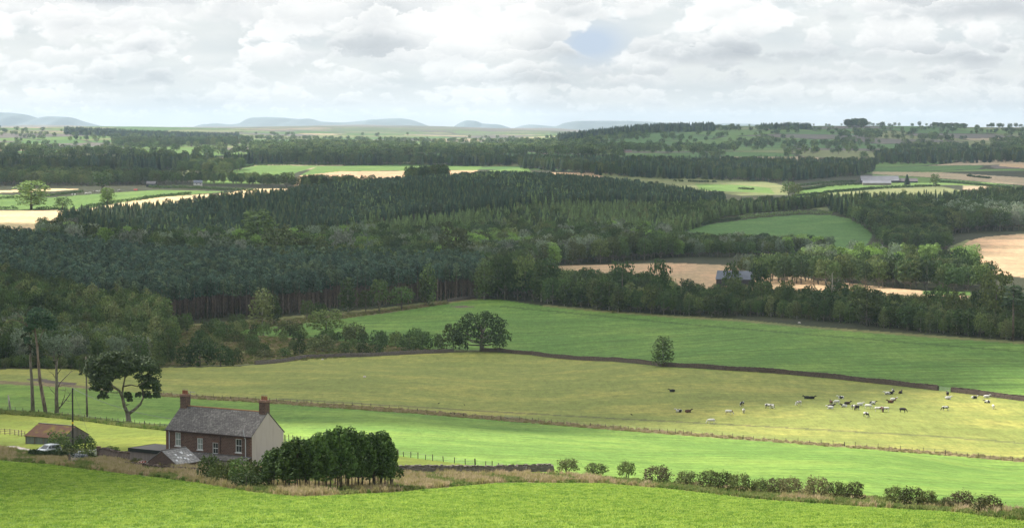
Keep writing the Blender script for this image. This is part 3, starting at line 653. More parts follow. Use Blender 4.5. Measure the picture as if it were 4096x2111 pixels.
        for k in range(46):
            t = (k + .5) / 46; zz = .27 + .70 * t; rr = w * .5 * (1 - t) ** .45 * rg.uniform(.55, 1.08); a = k * 2.4 + rg.uniform(-.5, .5)
            c = np.array([math.cos(a) * rr, math.sin(a) * rr, zz * h]); r = rg.uniform(.30, .52)
            L.append(lobe(c, r, 1.0, 34, s, rg, .55, -.3))
            # drooping sprays below the spray tops
            n = 16; D = rg.normal(size=(n, 3)); D[:, 2] = 0; D /= np.linalg.norm(D, axis=1, keepdims=True)
            C = c + D * r * .85 + np.column_stack([np.zeros(n), np.zeros(n), -rg.uniform(.1, .8, n) * r * 1.6])
            L.append(leaf_quads(C, D + rg.normal(size=D.shape) * .3, np.full(n, s * 1.1), rg, 1.3))
        for k in range(3):
            a = k * 2.1; mb.tube([(math.cos(a) * .3, math.sin(a) * .3, -.15), (math.cos(a) * .25, math.sin(a) * .25, h * .3), (0, 0, h * .8)], [.07, .06, .02], 6)
    return np.vstack(L), mb, h, w
PROTO = {}
def protos(kind, leafm, barkm, n=4, leaf=1.0, key=None):
    key = key or kind
    out = []
    for k in range(n):
        V, mb, h, w = gen_crown(kind, 100 + 17 * k + sum(map(ord, key)), leaf)
        c = MB(); c.quads(V); crown = c.mesh(key + '_crown', [M[leafm]]); trunk = mb.mesh(key + '_trunk', [M[barkm]], True)
        a = MB(); a.quads(V); a.v += []; b0 = len(a.v); a.v.extend(mb.v); a.f.extend([tuple(b0 + i for i in f) for f in mb.f]); a.m.extend([1] * len(mb.f))
        whole = a.mesh(key, [M[leafm], M[barkm]])
        out.append((crown, trunk, whole, h, w))
    PROTO[key] = out
protos('broad', 'leaf_broad', 'bark_grey', 4); protos('broad', 'leaf_dark', 'bark_grey', 3, key='dark'); protos('broad', 'leaf_willow', 'bark_grey', 3, key='willow')
protos('oak', 'leaf_broad', 'bark_grey', 1); protos('birch', 'leaf_birch', 'bark_pale', 4); protos('poplar', 'leaf_poplar', 'bark_grey', 3)
protos('bush', 'leaf_broad', 'bark_grey', 4); protos('bush', 'leaf_birch', 'bark_grey', 3, key='paleb'); protos('haw', 'leaf_haw', 'bark_dark', 4); protos('bush', 'leaf_dark', 'bark_grey', 3, key='darkb')
protos('spruce', 'leaf_spruce', 'bark_dark', 4); protos('larch', 'leaf_larch', 'bark_grey', 4); protos('pine', 'leaf_pine', 'bark_red', 5); protos('cypress', 'leaf_cypress', 'bark_dark', 4)
protos('broad', 'leaf_broad', 'bark_grey', 3, 2.0, key='farbroad')
NAMEOF = dict(darkb='broadleaf_tree', broad='broadleaf_tree', dark='broadleaf_tree', willow='willow_tree', oak='oak_tree', birch='birch_tree', poplar='poplar_tree', bush='bush', paleb='bush', haw='hawthorn_bush', spruce='spruce_tree', larch='larch_tree', pine='pine_tree', cypress='conifer', farbroad='broadleaf_tree')
CATOF = dict(bush='bush', paleb='bush', haw='bush')
def tree(key, loc, h, w, label, group=None, parts=True, var=None, rz=None, name=None, cat=None):
    P = PROTO[key]; k = random.randrange(len(P)) if var is None else var % len(P)
    crown, trunk, whole, h0, w0 = P[k]; sc = (w / w0, w / w0 * random.uniform(.9, 1.1), h / h0); rz = random.uniform(0, 6.28) if rz is None else rz
    name = name or NAMEOF[key]
    if parts:
        o = empty(name, loc, rz); o.scale = sc
        link('crown', crown, o); link('trunk' if key not in ('haw', 'bush', 'paleb', 'darkb') else 'stem', trunk, o)
    else:
        o = link(name, whole, None, loc); o.rotation_euler = (0, 0, rz); o.scale = sc
    tag(o, label, cat or CATOF.get(key, 'tree'), group)
    return o
def tpx(key, bx, by, ty, wpx, label, group=None, d=None, **kw):
    """a tree whose foot shows at picture pixel (bx, by): height and width follow from its distance"""
    p = on(bx, d) if d else at(bx, by)
    if d: by = proj(p.x, p.y, p.z)[1]
    m = p.y / F
    return tree(key, p, (by - ty) * m * 1.03, wpx * m * (1.22 if key in ('haw', 'bush', 'paleb', 'darkb') else 1.12), label, group, **kw)

# instanced woods ------------------------------------------------------
def scatter(name, pts, sizes, idx, plist, label):
    """pts (n,3); sizes (n,2): height, width; plist: [(object, h0, w0)] whose meshes are planted"""
    n = len(pts); idx = np.asarray(idx); sizes = np.asarray(sizes)
    h0 = np.array([p[1] for p in plist])[idx]; w0 = np.array([p[2] for p in plist])[idx]
    me = bpy.data.meshes.new(name); me.vertices.add(n); me.vertices.foreach_set('co', np.asarray(pts, np.float32).ravel())
    scl = np.column_stack([sizes[:, 1] / w0, sizes[:, 1] / w0, sizes[:, 0] / h0]).astype(np.float32)
    a = me.attributes.new('scl', 'FLOAT_VECTOR', 'POINT'); a.data.foreach_set('vector', scl.ravel())
    a = me.attributes.new('rot', 'FLOAT', 'POINT'); a.data.foreach_set('value', RNG.uniform(0, 6.28, n).astype(np.float32))
    a = me.attributes.new('idx', 'INT', 'POINT'); a.data.foreach_set('value', idx.astype(np.int32))
    o = link(name, me); tag(o, label, kind='stuff')
    g = bpy.data.node_groups.new(name, 'GeometryNodeTree')
    g.interface.new_socket('Geometry', in_out='INPUT', socket_type='NodeSocketGeometry'); g.interface.new_socket('Geometry', in_out='OUTPUT', socket_type='NodeSocketGeometry')
    N, Lk = g.nodes, g.links
    gi = N.new('NodeGroupInput'); go = N.new('NodeGroupOutput'); jn = N.new('GeometryNodeJoinGeometry')
    def att(nm, ty):
        q = N.new('GeometryNodeInputNamedAttribute'); q.data_type = ty; q.inputs[0].default_value = nm; return q.outputs[0]
    sc_, ro_, ix_ = att('scl', 'FLOAT_VECTOR'), att('rot', 'FLOAT'), att('idx', 'INT')
    cb = N.new('ShaderNodeCombineXYZ'); Lk.new(ro_, cb.inputs[2])
    for k, p in enumerate(plist):
        cmp = N.new('FunctionNodeCompare'); cmp.data_type = 'INT'; cmp.operation = 'EQUAL'; Lk.new(ix_, cmp.inputs[2]); cmp.inputs[3].default_value = k
        ob = N.new('GeometryNodeObjectInfo'); ob.transform_space = 'ORIGINAL'; ob.inputs[0].default_value = p[0]; ob.inputs[1].default_value = True
        ip = N.new('GeometryNodeInstanceOnPoints'); Lk.new(gi.outputs[0], ip.inputs[0]); Lk.new(cmp.outputs[0], ip.inputs[1]); Lk.new(ob.outputs['Geometry'], ip.inputs[2])
        Lk.new(cb.outputs[0], ip.inputs[5]); Lk.new(sc_, ip.inputs[6]); Lk.new(ip.outputs[0], jn.inputs[0])
    Lk.new(jn.outputs[0], go.inputs[0])
    md = o.modifiers.new('plant', 'NODES'); md.node_group = g
    return o
def sample(poly, sp, keep=1.0, jit=0.45):
    """a loose grid of points (spacing sp metres) inside a (px, distance) outline"""
    P = np.array(poly, float); Xc = (P[:, 0] - 2048) / F * P[:, 1]
    # edges of the outline are straight in (px, d); sample their extent in metres
    x0, x1, y0, y1 = Xc.min() - 60, Xc.max() + 60, P[:, 1].min(), P[:, 1].max()
    gx, gy = np.meshgrid(np.arange(x0, x1, sp), np.arange(y0, y1, sp), indexing='ij')
    gx = gx.ravel() + RNG.uniform(-jit, jit, gx.size) * sp; gy = gy.ravel() + RNG.uniform(-jit, jit, gy.size) * sp
    m = in_poly(2048 + gx / gy * F, gy, poly)
    gx, gy = gx[m], gy[m]
    if keep < 1: m = RNG.uniform(size=len(gx)) < keep; gx, gy = gx[m], gy[m]
    return np.column_stack([gx, gy, gz(gx, gy) - 0.15])
def patchy(p, sc, seed=0):
    return 0.5 + 0.25 * (np.sin(p[:, 0] / sc + seed) * np.sin(p[:, 1] / sc * .7 + 2 * seed) + np.sin(p[:, 0] / sc * 2.3 + 1.7 * seed + p[:, 1] / sc * .4))
FOREST = []   # (key, x, y, z, h, w, wood name)
def plant(poly, sp, mixk, hr, wr, wood, keep=1.0, seed=0):
    """mixk: [(key, share)], hr / wr: range of heights / width as a share of the height"""
    p = sample(poly, sp, keep); q = patchy(p, 55, seed) * .5 + RNG.uniform(0, 1, len(p)) * .5
    keys = [k for k, _ in mixk]; cum = np.cumsum([s for _, s in mixk]); cum = cum / cum[-1]
    r = (np.argsort(np.argsort(q)) + .5) / max(1, len(q)); ki = np.searchsorted(cum, r)
    for i in range(len(p)):
        h = RNG.uniform(*hr); key = keys[min(ki[i], len(keys) - 1)]
        if key in ('bush', 'paleb') and wood != 'scrub bank': h *= .6
        FOREST.append((key, p[i, 0], p[i, 1], p[i, 2], h, h * RNG.uniform(*wr) * (1.5 if key in ('bush', 'paleb') and wood != 'scrub bank' else 1), wood))
# woods in (px, distance)
plant([(-350, 775), (0, 775), (350, 795), (560, 830), (640, 890), (700, 1000), (640, 1110), (380, 1125), (0, 1290), (-350, 1300)], 5.2, [('birch', .38), ('broad', .30), ('dark', .16), ('willow', .10)], (7.5, 12.5), (.5, .72), 'mixed birch wood', seed=1)
plant([(-350, 1020), (0, 1060), (300, 1010), (620, 960), (670, 1040), (640, 1115), (380, 1130), (0, 1300), (-350, 1310)], 6.0, [('birch', .5), ('broad', .3), ('dark', .2)], (12.5, 17), (.45, .6), 'mixed birch wood', seed=31)
plant([(-350, 765), (0, 765), (350, 785), (600, 850), (690, 930), (640, 990), (300, 860), (-350, 850)], 4.2, [('bush', .5), ('paleb', .3), ('dark', .2)], (5, 8.5), (.6, .9), 'mixed birch wood', seed=2)
plant([(980, 975), (1250, 985), (1600, 1000), (1780, 1010), (1780, 1040), (1500, 1050), (1200, 1090), (900, 1100), (760, 1060), (800, 930)], 13, [('bush', .5), ('paleb', .35), ('darkb', .15)], (3.5, 6.5), (.9, 1.3), 'scrub bank', keep=.85, seed=33)
PINES = [(390, 1135), (640, 1125), (880, 1160), (1150, 1185), (1350, 1225), (1650, 1255), (1900, 1275), (1960, 1330), (1900, 1440), (1400, 1500), (700, 1520), (0, 1560), (-350, 1560), (-350, 1320), (0, 1300)]
plant(PINES, 3.9, [('pine', 1.0)], (14.5, 19.5), (.25, .32), 'pine plantation', seed=3)
plant([(1100, 1430), (1900, 1400), (1950, 1470), (1400, 1530), (1100, 1530)], 9, [('dark', .7), ('broad', .3)], (15, 20), (.5, .7), 'broadleaf wood', seed=4)
plant([(-350, 1540), (0, 1540), (150, 1570), (210, 1690), (120, 1640), (0, 1605), (-350, 1590)], 7, [('dark', .5), ('birch', .3), ('willow', .2)], (8, 11), (.4, .6), 'broadleaf wood', seed=4)
plant([(2700, 1655), (3000, 1660), (3330, 1680), (3300, 1730), (2900, 1780), (2700, 1800)], 7.5, [('broad', .4), ('dark', .3), ('willow', .2), ('poplar', .1)], (8, 12), (.7, .9), 'broadleaf wood', seed=51)
plant([(2960, 1420), (3220, 1400), (3220, 1470), (2960, 1490)], 9, [('willow', .5), ('dark', .5)], (8, 12), (.7, .9), 'broadleaf wood', seed=52)
plant([(150, 1620), (700, 1600), (1400, 1590), (1950, 1560), (2200, 1600), (2650, 1640), (2700, 1660), (2690, 1800), (2650, 1830), (2300, 1850), (1900, 1830), (1500, 1790), (1000, 1740), (700, 1700), (400, 1680), (150, 1700)], 8.2, [('broad', .34), ('dark', .26), ('willow', .2), ('poplar', .12), ('birch', .08)], (11, 18), (.55, .8), 'broadleaf wood', seed=5)
plant([(1930, 1480), (2110, 1480), (2150, 1620), (1950, 1620)], 9.0, [('broad', .4), ('dark', .4), ('willow', .2)], (13, 18), (.55, .75), 'broadleaf wood', seed=5)
plant([(230, 1740), (700, 1710), (1000, 1750), (1300, 1830), (1600, 1950), (1900, 2030), (2200, 2110), (2500, 2225), (2700, 2260), (2900, 2250), (2900, 2300), (2700, 2420), (2500, 2520), (2000, 2510), (1500, 2400), (1400, 2310), (1223, 2195), (1087, 2090), (870, 2010), (700, 1955), (450, 1900), (250, 1830)], 4.4, [('spruce', .76), ('pine', .16), ('larch', .08)], (11.5, 14.5), (.40, .50), 'spruce forest', seed=6)
plant([(1200, 1770), (1450, 1800), (1900, 1840), (2300, 1860), (2650, 1850), (2750, 1960), (2880, 2140), (3050, 2200), (3350, 2250), (3300, 2280), (2900, 2280), (2700, 2260), (2500, 2225), (2200, 2110), (1900, 2030), (1600, 1950), (1300, 1830)], 5.0, [('larch', .78), ('birch', .08), ('broad', .08), ('spruce', .06)], (7, 10.5), (.42, .58), 'larch plantation', seed=7)
plant([(2620, 2000), (2760, 2110), (2950, 2190), (3300, 2240), (3340, 2285), (3050, 2280), (2850, 2250), (2600, 2200)], 8.0, [('broad', .5), ('dark', .3), ('spruce', .2)], (8, 12), (.5, .7), 'broadleaf wood', seed=8)
plant([(3480, 1940), (3520, 1870), (3700, 1850), (3900, 1930), (4400, 1950), (4400, 2100), (3600, 2110), (3400, 2080)], 8.0, [('dark', .5), ('broad', .4), ('willow', .1)], (13, 19), (.6, .8), 'broadleaf wood', seed=9)
plant([(3500, 1860), (3560, 1700), (3700, 1660), (3790, 1680), (3800, 1850), (3600, 1880)], 8, [('dark', .6), ('broad', .4)], (9, 13), (.7, .9), 'broadleaf wood', seed=61)
plant([(3310, 2200), (3400, 2090), (3600, 2110), (4400, 2100), (4400, 2380), (3950, 2310), (3800, 2240), (3330, 2250)], 6.6, [('spruce', .52), ('larch', .25), ('broad', .23)], (11, 16), (.34, .5), 'spruce forest', seed=10)
# belt behind the long green field
BELT = [(1930, 1262), (2006, 1262), (2170, 1222), (2441, 1160), (2700, 1130), (2971, 1092), (3242, 1032), (3513, 978), (3784, 938), (4096, 906), (4400, 895), (4400, 1010), (4096, 1030), (3784, 1060), (3513, 1095), (3242, 1140), (2971, 1190), (2700, 1230), (2441, 1290), (2170, 1340), (1930, 1380)]
plant([b for b in BELT if b[0] <= 2180], 8.0, [('dark', .5), ('broad', .4), ('birch', .1)], (14, 20), (.55, .72), 'field edge trees', seed=11)
plant([b for b in BELT if 2160 <= b[0] <= 2720], 7.0, [('dark', .45), ('broad', .4), ('birch', .15)], (10, 14.5), (.6, .8), 'field edge trees', seed=11)
plant([b for b in BELT if b[0] >= 2690], 4.4, [('birch', .50), ('broad', .24), ('dark', .26)], (6.0, 9.5), (.55, .8), 'field edge trees', seed=12)
plant([(2720, 1160), (3242, 1060), (3784, 965), (4400, 915), (4400, 990), (3784, 1030), (3242, 1110), (2720, 1220)], 17, [('dark', .7), ('broad', .3)], (11, 16), (.5, .7), 'field edge trees', seed=13)
plant([(3020, 1330), (3300, 1290), (3600, 1262), (3950, 1250), (3960, 1320), (3600, 1340), (3300, 1370), (3020, 1400)], 9.0, [('dark', .75), ('broad', .25)], (12, 16.5), (.6, .8), 'broadleaf wood', seed=14)
plant([(3230, 1415), (3300, 1390), (3600, 1360), (3900, 1345), (3950, 1420), (3600, 1450), (3300, 1480), (3220, 1490)], 12.5, [('poplar', .55), ('willow', .30), ('dark', .15)], (13, 20), (.5, .65), 'sunlit poplars', seed=15)
# far woods
plant([(-400, 3200), (0, 3200), (500, 3180), (900, 3330), (820, 3520), (0, 3480), (-400, 3480)], 11, [('spruce', .6), ('dark', .4)], (14, 20), (.38, .6), 'far wood', seed=16)
plant([(900, 3550), (1900, 3500), (2150, 3560), (2200, 3700), (900, 3700)], 12, [('dark', .6), ('spruce', .4)], (12, 17), (.45, .65), 'far wood', seed=17)
plant([(2080, 3330), (2210, 3240), (2371, 3120), (2800, 3060), (3000, 2980), (3120, 2930), (3300, 3050), (3440, 3180), (3490, 3400), (3500, 3700), (3450, 3760), (2900, 3680), (2300, 3640), (2080, 3600)], 10, [('spruce', .6), ('dark', .4)], (12, 17), (.36, .55), 'far wood', seed=18)
plant([(3500, 3850), (4100, 3700), (4400, 3700), (4400, 4100), (3500, 4250)], 14, [('spruce', .5), ('dark', .5)], (12, 18), (.4, .6), 'far wood', seed=19)
plant([(-400, 2540), (200, 2520), (480, 2560), (700, 2620), (560, 2720), (420, 2800), (0, 2880), (-400, 2900)], 13, [('dark', .6), ('broad', .4)], (11, 17), (.6, .8), 'far wood', seed=20)
plant([(420, 2640), (900, 2700), (1150, 2620), (1300, 2560), (1330, 2600), (1150, 2720), (900, 2790), (420, 2760)], 13, [('dark', .5), ('broad', .5)], (8, 13), (.6, .9), 'far wood', keep=.8, seed=21)
plant([(1200, 2560), (1420, 2520), (1500, 2600), (1250, 2680)], 13, [('dark', .6), ('broad', .4)], (10, 15), (.6, .9), 'far wood', seed=22)
plant([(1620, 2640), (1780, 2660), (1790, 2760), (1650, 2760)], 11, [('dark', 1)], (17, 22), (.6, .8), 'far wood', seed=23)
plant([(-400, 2930), (700, 2900), (1100, 2700), (1150, 2760), (760, 3010), (-400, 3060)], 17, [('dark', .6), ('broad', .4)], (9, 14), (.7, .95), 'far wood', keep=.5, seed=41)
plant([(720, 3130), (860, 3080), (1000, 3300), (900, 3340), (780, 3300)], 12, [('dark', .6), ('broad', .4)], (12, 17), (.6, .9), 'far wood', seed=22)
plant([(260, 7300), (560, 7200), (960, 7100), (960, 7700), (560, 8000), (260, 8200)], 20, [('spruce', 1)], (14, 20), (.5, .8), 'hilltop wood', seed=24)
plant([(450, 5600), (900, 5500), (1000, 5900), (450, 6100)], 24, [('dark', 1)], (16, 22), (.8, 1), 'hilltop wood', seed=24)
plant([(2230, 6500), (2500, 6600), (2860, 6600), (2850, 7500), (2230, 7500)], 20, [('spruce', 1)], (15, 21), (.5, .7), 'hilltop wood', seed=25)
plant([(3040, 6900), (3250, 6800), (3240, 7200), (3040, 7300)], 20, [('spruce', 1)], (12, 17), (.5, .7), 'hilltop wood', seed=25)
plant([(3385, 7000), (3460, 7000), (3460, 7300), (3385, 7300)], 17, [('dark', 1)], (16, 24), (.8, 1.1), 'hilltop wood', seed=26)
plant([(3730, 7000), (3860, 7000), (3860, 7300), (3730, 7300)], 22, [('dark', 1)], (9, 14), (.8, 1.1), 'hilltop wood', seed=26)
def far_scatter(n, pxr, dr, hr, thr, seed, clump):
    rg = np.random.default_rng(seed); a = rg.uniform(*pxr, n); d = np.exp(rg.uniform(math.log(dr[0]), math.log(dr[1]), n))
    X = (a - 2048) / F * d
    v = 0.5 + .25 * (np.sin(X / clump + seed) * np.sin(d / clump * .45 + seed * 2) + np.sin(X / clump * 2.6 + d / clump * .33 + seed) * np.cos(d / clump * .9 - X / clump * .5)) + rg.uniform(-.08, .08, n)
    for x, y in zip(X[v > thr], d[v > thr]):
        h = rg.uniform(*hr); FOREST.append(('farbroad', x, y, float(gz(x, y)) - .2, h, h * rg.uniform(.75, 1.1), 'distant trees'))
far_scatter(1700, (-500, 2600), (4150, 5200), (10, 17), .58, 3, 95)
far_scatter(1100, (-500, 2600), (5200, 7400), (10, 15), .66, 4, 120)
far_scatter(2700, (2300, 4600), (4400, 6900), (10, 17), .62, 5, 95)
far_scatter(2600, (1000, 2400), (4050, 5600), (11, 18), .54, 9, 80)
def hedgerow_trees(n, pxr, dr, seed):
    rg = np.random.default_rng(seed); a = rg.uniform(*pxr, n); d = rg.uniform(*dr, n); X = (a - 2048) / F * d; e = patchwork(X, d)[1]; m = e < .055
    for x, y in zip(X[m], d[m]):
        h = rg.uniform(8, 15); FOREST.append(('farbroad', x, y, float(gz(x, y)) - .2, h, h * rg.uniform(.8, 1.2), 'distant trees'))
hedgerow_trees(9000, (-500, 4600), (4000, 7600), 77)
far_scatter(500, (-500, 2600), (7000, 9000), (9, 14), .62, 8, 200)

LABEL_OF = {'scrub bank': 'on the brown scrubby bank above the grey wall', 'mixed birch wood': 'standing in the mixed wood left of the pasture', 'pine plantation': 'standing in the pine plantation behind the birches', 'broadleaf wood': 'in the broadleaved wood across the valley',
            'spruce forest': 'in the dark conifer forest on the hill', 'larch plantation': 'in the pale young plantation below the dark forest', 'field edge trees': 'in the belt behind the long green field',
            'sunlit poplars': 'in the sunlit row of poplars and willows', 'far wood': 'in a wood beyond the conifer hill', 'hilltop wood': 'in a wood on the skyline', 'distant trees': 'among far fields near the skyline'}
LOOK = dict(darkb='dark rounded tree', birch='slender pale green birch', broad='round mid green broadleaved tree', dark='dark green broadleaved tree', willow='grey green willow', larch='light green young larch', pine='straight pine with bare reddish trunk', poplar='tall yellow green poplar',
            spruce='narrow dark spruce', bush='low rounded green bush', paleb='low pale green bush', farbroad='small far broadleaved tree')
def build_forest():
    byname = {}
    for f in FOREST: byname.setdefault(NAMEOF[f[0]], []).append(f)
    rest = []; firsts = {}
    for nm, L in byname.items():
        vis = [f for f in L if -60 < 2048 + f[1] / f[2] * F < 4156]; out = [f for f in L if not (-60 < 2048 + f[1] / f[2] * F < 4156)]
        vis.sort(key=lambda f: f[2] + RNG.uniform(0, 30))
        cap = 300 - RESERVE.get(nm, 0)
        for f in vis[:cap]:
            key, x, y, z, h, w, wood = f
            near = y < 1350
            tree(key, Vector((x, y, z)), h, w, LOOK[key] + ' ' + LABEL_OF[wood], 'trees of one kind: ' + LOOK[key] + ' ' + LABEL_OF[wood], parts=near)
        rest += vis[cap:] + out
    # one planted object for each proto family, so that no wood is one solid lump
    for k, P in PROTO.items():
        L = [f for f in rest if f[0] == k]
        if not L: continue
        # the copies show the meshes of real trees standing at the edge of the same wood
        reps = []
        for j, pr in enumerate(P):
            f = L.pop(); o = link(NAMEOF[k], pr[2], None, (f[1], f[2], f[3])); o.scale = (f[5] / pr[4], f[5] / pr[4], f[4] / pr[3]); tag(o, LOOK[k] + ' ' + LABEL_OF[f[6]], CATOF.get(k, 'tree'), 'trees of one kind: ' + LOOK[k] + ' ' + LABEL_OF[f[6]])
            reps.append((o, pr[3], pr[4]))
            if not L: break
        if not L: continue
        A_ = np.array([(f[1], f[2], f[3], f[4], f[5]) for f in L])
        scatter({'pine': 'pine_wood', 'spruce': 'spruce_wood', 'larch': 'larch_wood', 'birch': 'birch_wood', 'farbroad': 'distant_trees', 'poplar': 'poplar_wood', 'willow': 'willow_wood', 'bush': 'scrub', 'paleb': 'scrub'}.get(k, 'broadleaf_wood'), A_[:, :3], A_[:, 3:5], RNG.integers(0, len(reps), len(A_)), reps,
                'mass of ' + LOOK[k] + ' crowns in the woods')
RESERVE = dict(bush=45, broadleaf_tree=45, pine_tree=6, birch_tree=8, poplar_tree=10)
build_forest()
# ------------------------------------------------------------------ building materials
def stone_mat(name, a, b, mortar, bw=0.42, bh=0.19, stain=None):
    m, T, p, out = new_mat(name)
    tc = T.new('ShaderNodeTexCoord'); sp = T.new('ShaderNodeSeparateXYZ'); T.l.new(tc.outputs['Object'], sp.inputs[0])
    vec = T.comb(T.math('ADD', sp.outputs[0], sp.outputs[1]), sp.outputs[2], 0)
    br = T.new('ShaderNodeTexBrick'); T.set(br, 'Vector', vec); br.inputs['Scale'].default_value = 1; br.inputs['Brick Width'].default_value = bw; br.inputs['Row Height'].default_value = bh
    br.inputs['Mortar Size'].default_value = 0.016; br.inputs['Mortar Smooth'].default_value = 0.3; br.inputs['Color1'].default_value = a + (1,); br.inputs['Color2'].default_value = b + (1,); br.inputs['Mortar'].default_value = mortar + (1,)
    n = T.noise(tc.outputs['Object'], 1.3, 5.0, 0.65); n2 = T.noise(tc.outputs['Object'], 7.0, 3.0, 0.6)
    k = T.math('MULTIPLY', T.math('MULTIPLY_ADD', n, 0.9, 0.55), T.math('MULTIPLY_ADD', n2, 0.7, 0.65))
    hsv = T.new('ShaderNodeHueSaturation'); T.set(hsv, 'Color', br.outputs[0]); T.set(hsv, 'Value', k)
    T.set(p, 'Base Color', hsv.outputs[0]); T.set(p, 'Roughness', 0.92)
    bp = T.new('ShaderNodeBump'); bp.inputs['Strength'].default_value = 0.5; bp.inputs['Distance'].default_value = 0.03; T.set(bp, 'Height', br.outputs[1]); bp.invert = True; T.l.new(bp.outputs[0], p.inputs['Normal'])
    return m
def slate_mat(name, a, b, lichen, amt=0.35, rust=None, bw=0.38, bh=0.26):
    m, T, p, out = new_mat(name)
    tc = T.new('ShaderNodeTexCoord'); sp = T.new('ShaderNodeSeparateXYZ'); T.l.new(tc.outputs['Object'], sp.inputs[0])
    vec = T.comb(sp.outputs[0], T.math('MULTIPLY', sp.outputs[2], 1.5), 0)
    br = T.new('ShaderNodeTexBrick'); T.set(br, 'Vector', vec); br.inputs['Scale'].default_value = 1; br.inputs['Brick Width'].default_value = bw; br.inputs['Row Height'].default_value = bh
    br.inputs['Mortar Size'].default_value = 0.022; br.inputs['Color1'].default_value = a + (1,); br.inputs['Color2'].default_value = b + (1,); br.inputs['Mortar'].default_value = tuple(c * .35 for c in a) + (1,)
    n = T.noise(tc.outputs['Object'], 0.55, 6.0, 0.7); n2 = T.noise(tc.outputs['Object'], 3.5, 4.0, 0.7)
    c = T.mix(T.math('MULTIPLY', T.smooth(T.math('MULTIPLY_ADD', n2, 0.6, T.math('MULTIPLY', n, 0.6)), 0.57, 0.75), amt), br.outputs[0], lichen + (1,))
    if rust: c = T.mix(T.smooth(n, 0.5, 0.68), c, rust + (1,))
    hsv = T.new('ShaderNodeHueSaturation'); T.set(hsv, 'Color', c); T.set(hsv, 'Value', T.math('MULTIPLY_ADD', n2, 0.8, 0.6))
    T.set(p, 'Base Color', hsv.outputs[0]); T.set(p, 'Roughness', 0.82)
    bp = T.new('ShaderNodeBump'); bp.inputs['Strength'].default_value = 0.4; bp.inputs['Distance'].default_value = 0.03; T.set(bp, 'Height', br.outputs[1]); bp.invert = True; T.l.new(bp.outputs[0], p.inputs['Normal'])
    return m
def streaky(name, a, b, rough=0.85, sc=(3.0, 3.0, 0.25), lo=0.35, hi=0.7, metal=0.0):
    m, T, p, out = new_mat(name); tc = T.new('ShaderNodeTexCoord'); mp = T.new('ShaderNodeMapping'); T.l.new(tc.outputs['Object'], mp.inputs[0]); mp.inputs['Scale'].default_value = sc
    n = T.noise(mp.outputs[0], 1.0, 6.0, 0.65); T.set(p, 'Base Color', T.mix(T.smooth(n, lo, hi), a + (1,), b + (1,))); T.set(p, 'Roughness', rough); T.set(p, 'Metallic', metal); return m
M['stone'] = stone_mat('brown_stone', (0.140, 0.083, 0.064), (0.098, 0.062, 0.050), (0.22, 0.175, 0.145))
M['stone2'] = stone_mat('shed_stone', (0.13, 0.085, 0.068), (0.10, 0.066, 0.055), (0.16, 0.13, 0.11), 0.30, 0.16)
M['quoin'] = plain('quoin', (0.17, 0.10, 0.075), 0.9, 0.25)
M['slate'] = slate_mat('slate', (0.125, 0.116, 0.110), (0.085, 0.078, 0.074), (0.25, 0.235, 0.215), 0.5)
M['slate2'] = slate_mat('pale_slate', (0.26, 0.25, 0.24), (0.20, 0.19, 0.185), (0.46, 0.44, 0.40), 0.7, bw=0.5, bh=0.36)
M['ridge'] = plain('ridge_tile', (0.27, 0.15, 0.07), 0.9, 0.5, 1.5)
M['render'] = streaky('lime_render', (0.52, 0.455, 0.43), (0.42, 0.35, 0.32), 0.92, (1.6, 1.6, 0.22), 0.45, 0.8)
M['render2'] = streaky('grey_render', (0.25, 0.215, 0.195), (0.20, 0.17, 0.155), 0.92)
M['white'] = plain('white_paint', (0.72, 0.72, 0.70), 0.5, 0.04)
M['pipe'] = plain('pale_pipe', (0.55, 0.56, 0.58), 0.5, 0.05)
M['gutter'] = plain('dark_gutter', (0.05, 0.03, 0.028), 0.6, 0.1)
M['terracotta'] = plain('terracotta', (0.30, 0.125, 0.075), 0.85, 0.2)
M['felt'] = plain('roof_felt', (0.135, 0.125, 0.115), 0.95, 0.2)
M['fascia'] = plain('black_fascia', (0.018, 0.022, 0.022), 0.5, 0.1)
M['curtain'] = plain('curtained_glass', (0.27, 0.30, 0.28), 0.12, 0.25, 1.2, spec=0.5)
M['glass'] = plain('dark_glass', (0.045, 0.05, 0.05), 0.08, 0.3, 1.2, spec=0.6)
M['wood_old'] = streaky('weathered_wood', (0.12, 0.09, 0.065), (0.21, 0.17, 0.13), 0.9)
M['post'] = plain('fence_post', (0.10, 0.085, 0.07), 0.95, 0.3)
M['wire'] = plain('wire', (0.16, 0.16, 0.16), 0.6, 0.05)
M['steel'] = plain('galvanised_steel', (0.24, 0.25, 0.26), 0.45, 0.08, metal=0.5)
M['tarpole'] = plain('tarred_pole', (0.028, 0.024, 0.024), 0.8, 0.2)
M['boards'] = streaky('grey_boards', (0.20, 0.22, 0.205), (0.12, 0.13, 0.12), 0.9, (14, 14, 0.4), 0.4, 0.6)
M['rust'] = streaky('rusty_sheets', (0.11, 0.058, 0.040), (0.155, 0.115, 0.030), 0.95, (0.5, 0.5, 0.9), 0.45, 0.6)
M['rustdark'] = streaky('dark_sheets', (0.10, 0.085, 0.085), (0.16, 0.14, 0.14), 0.9, (4, 4, .3))

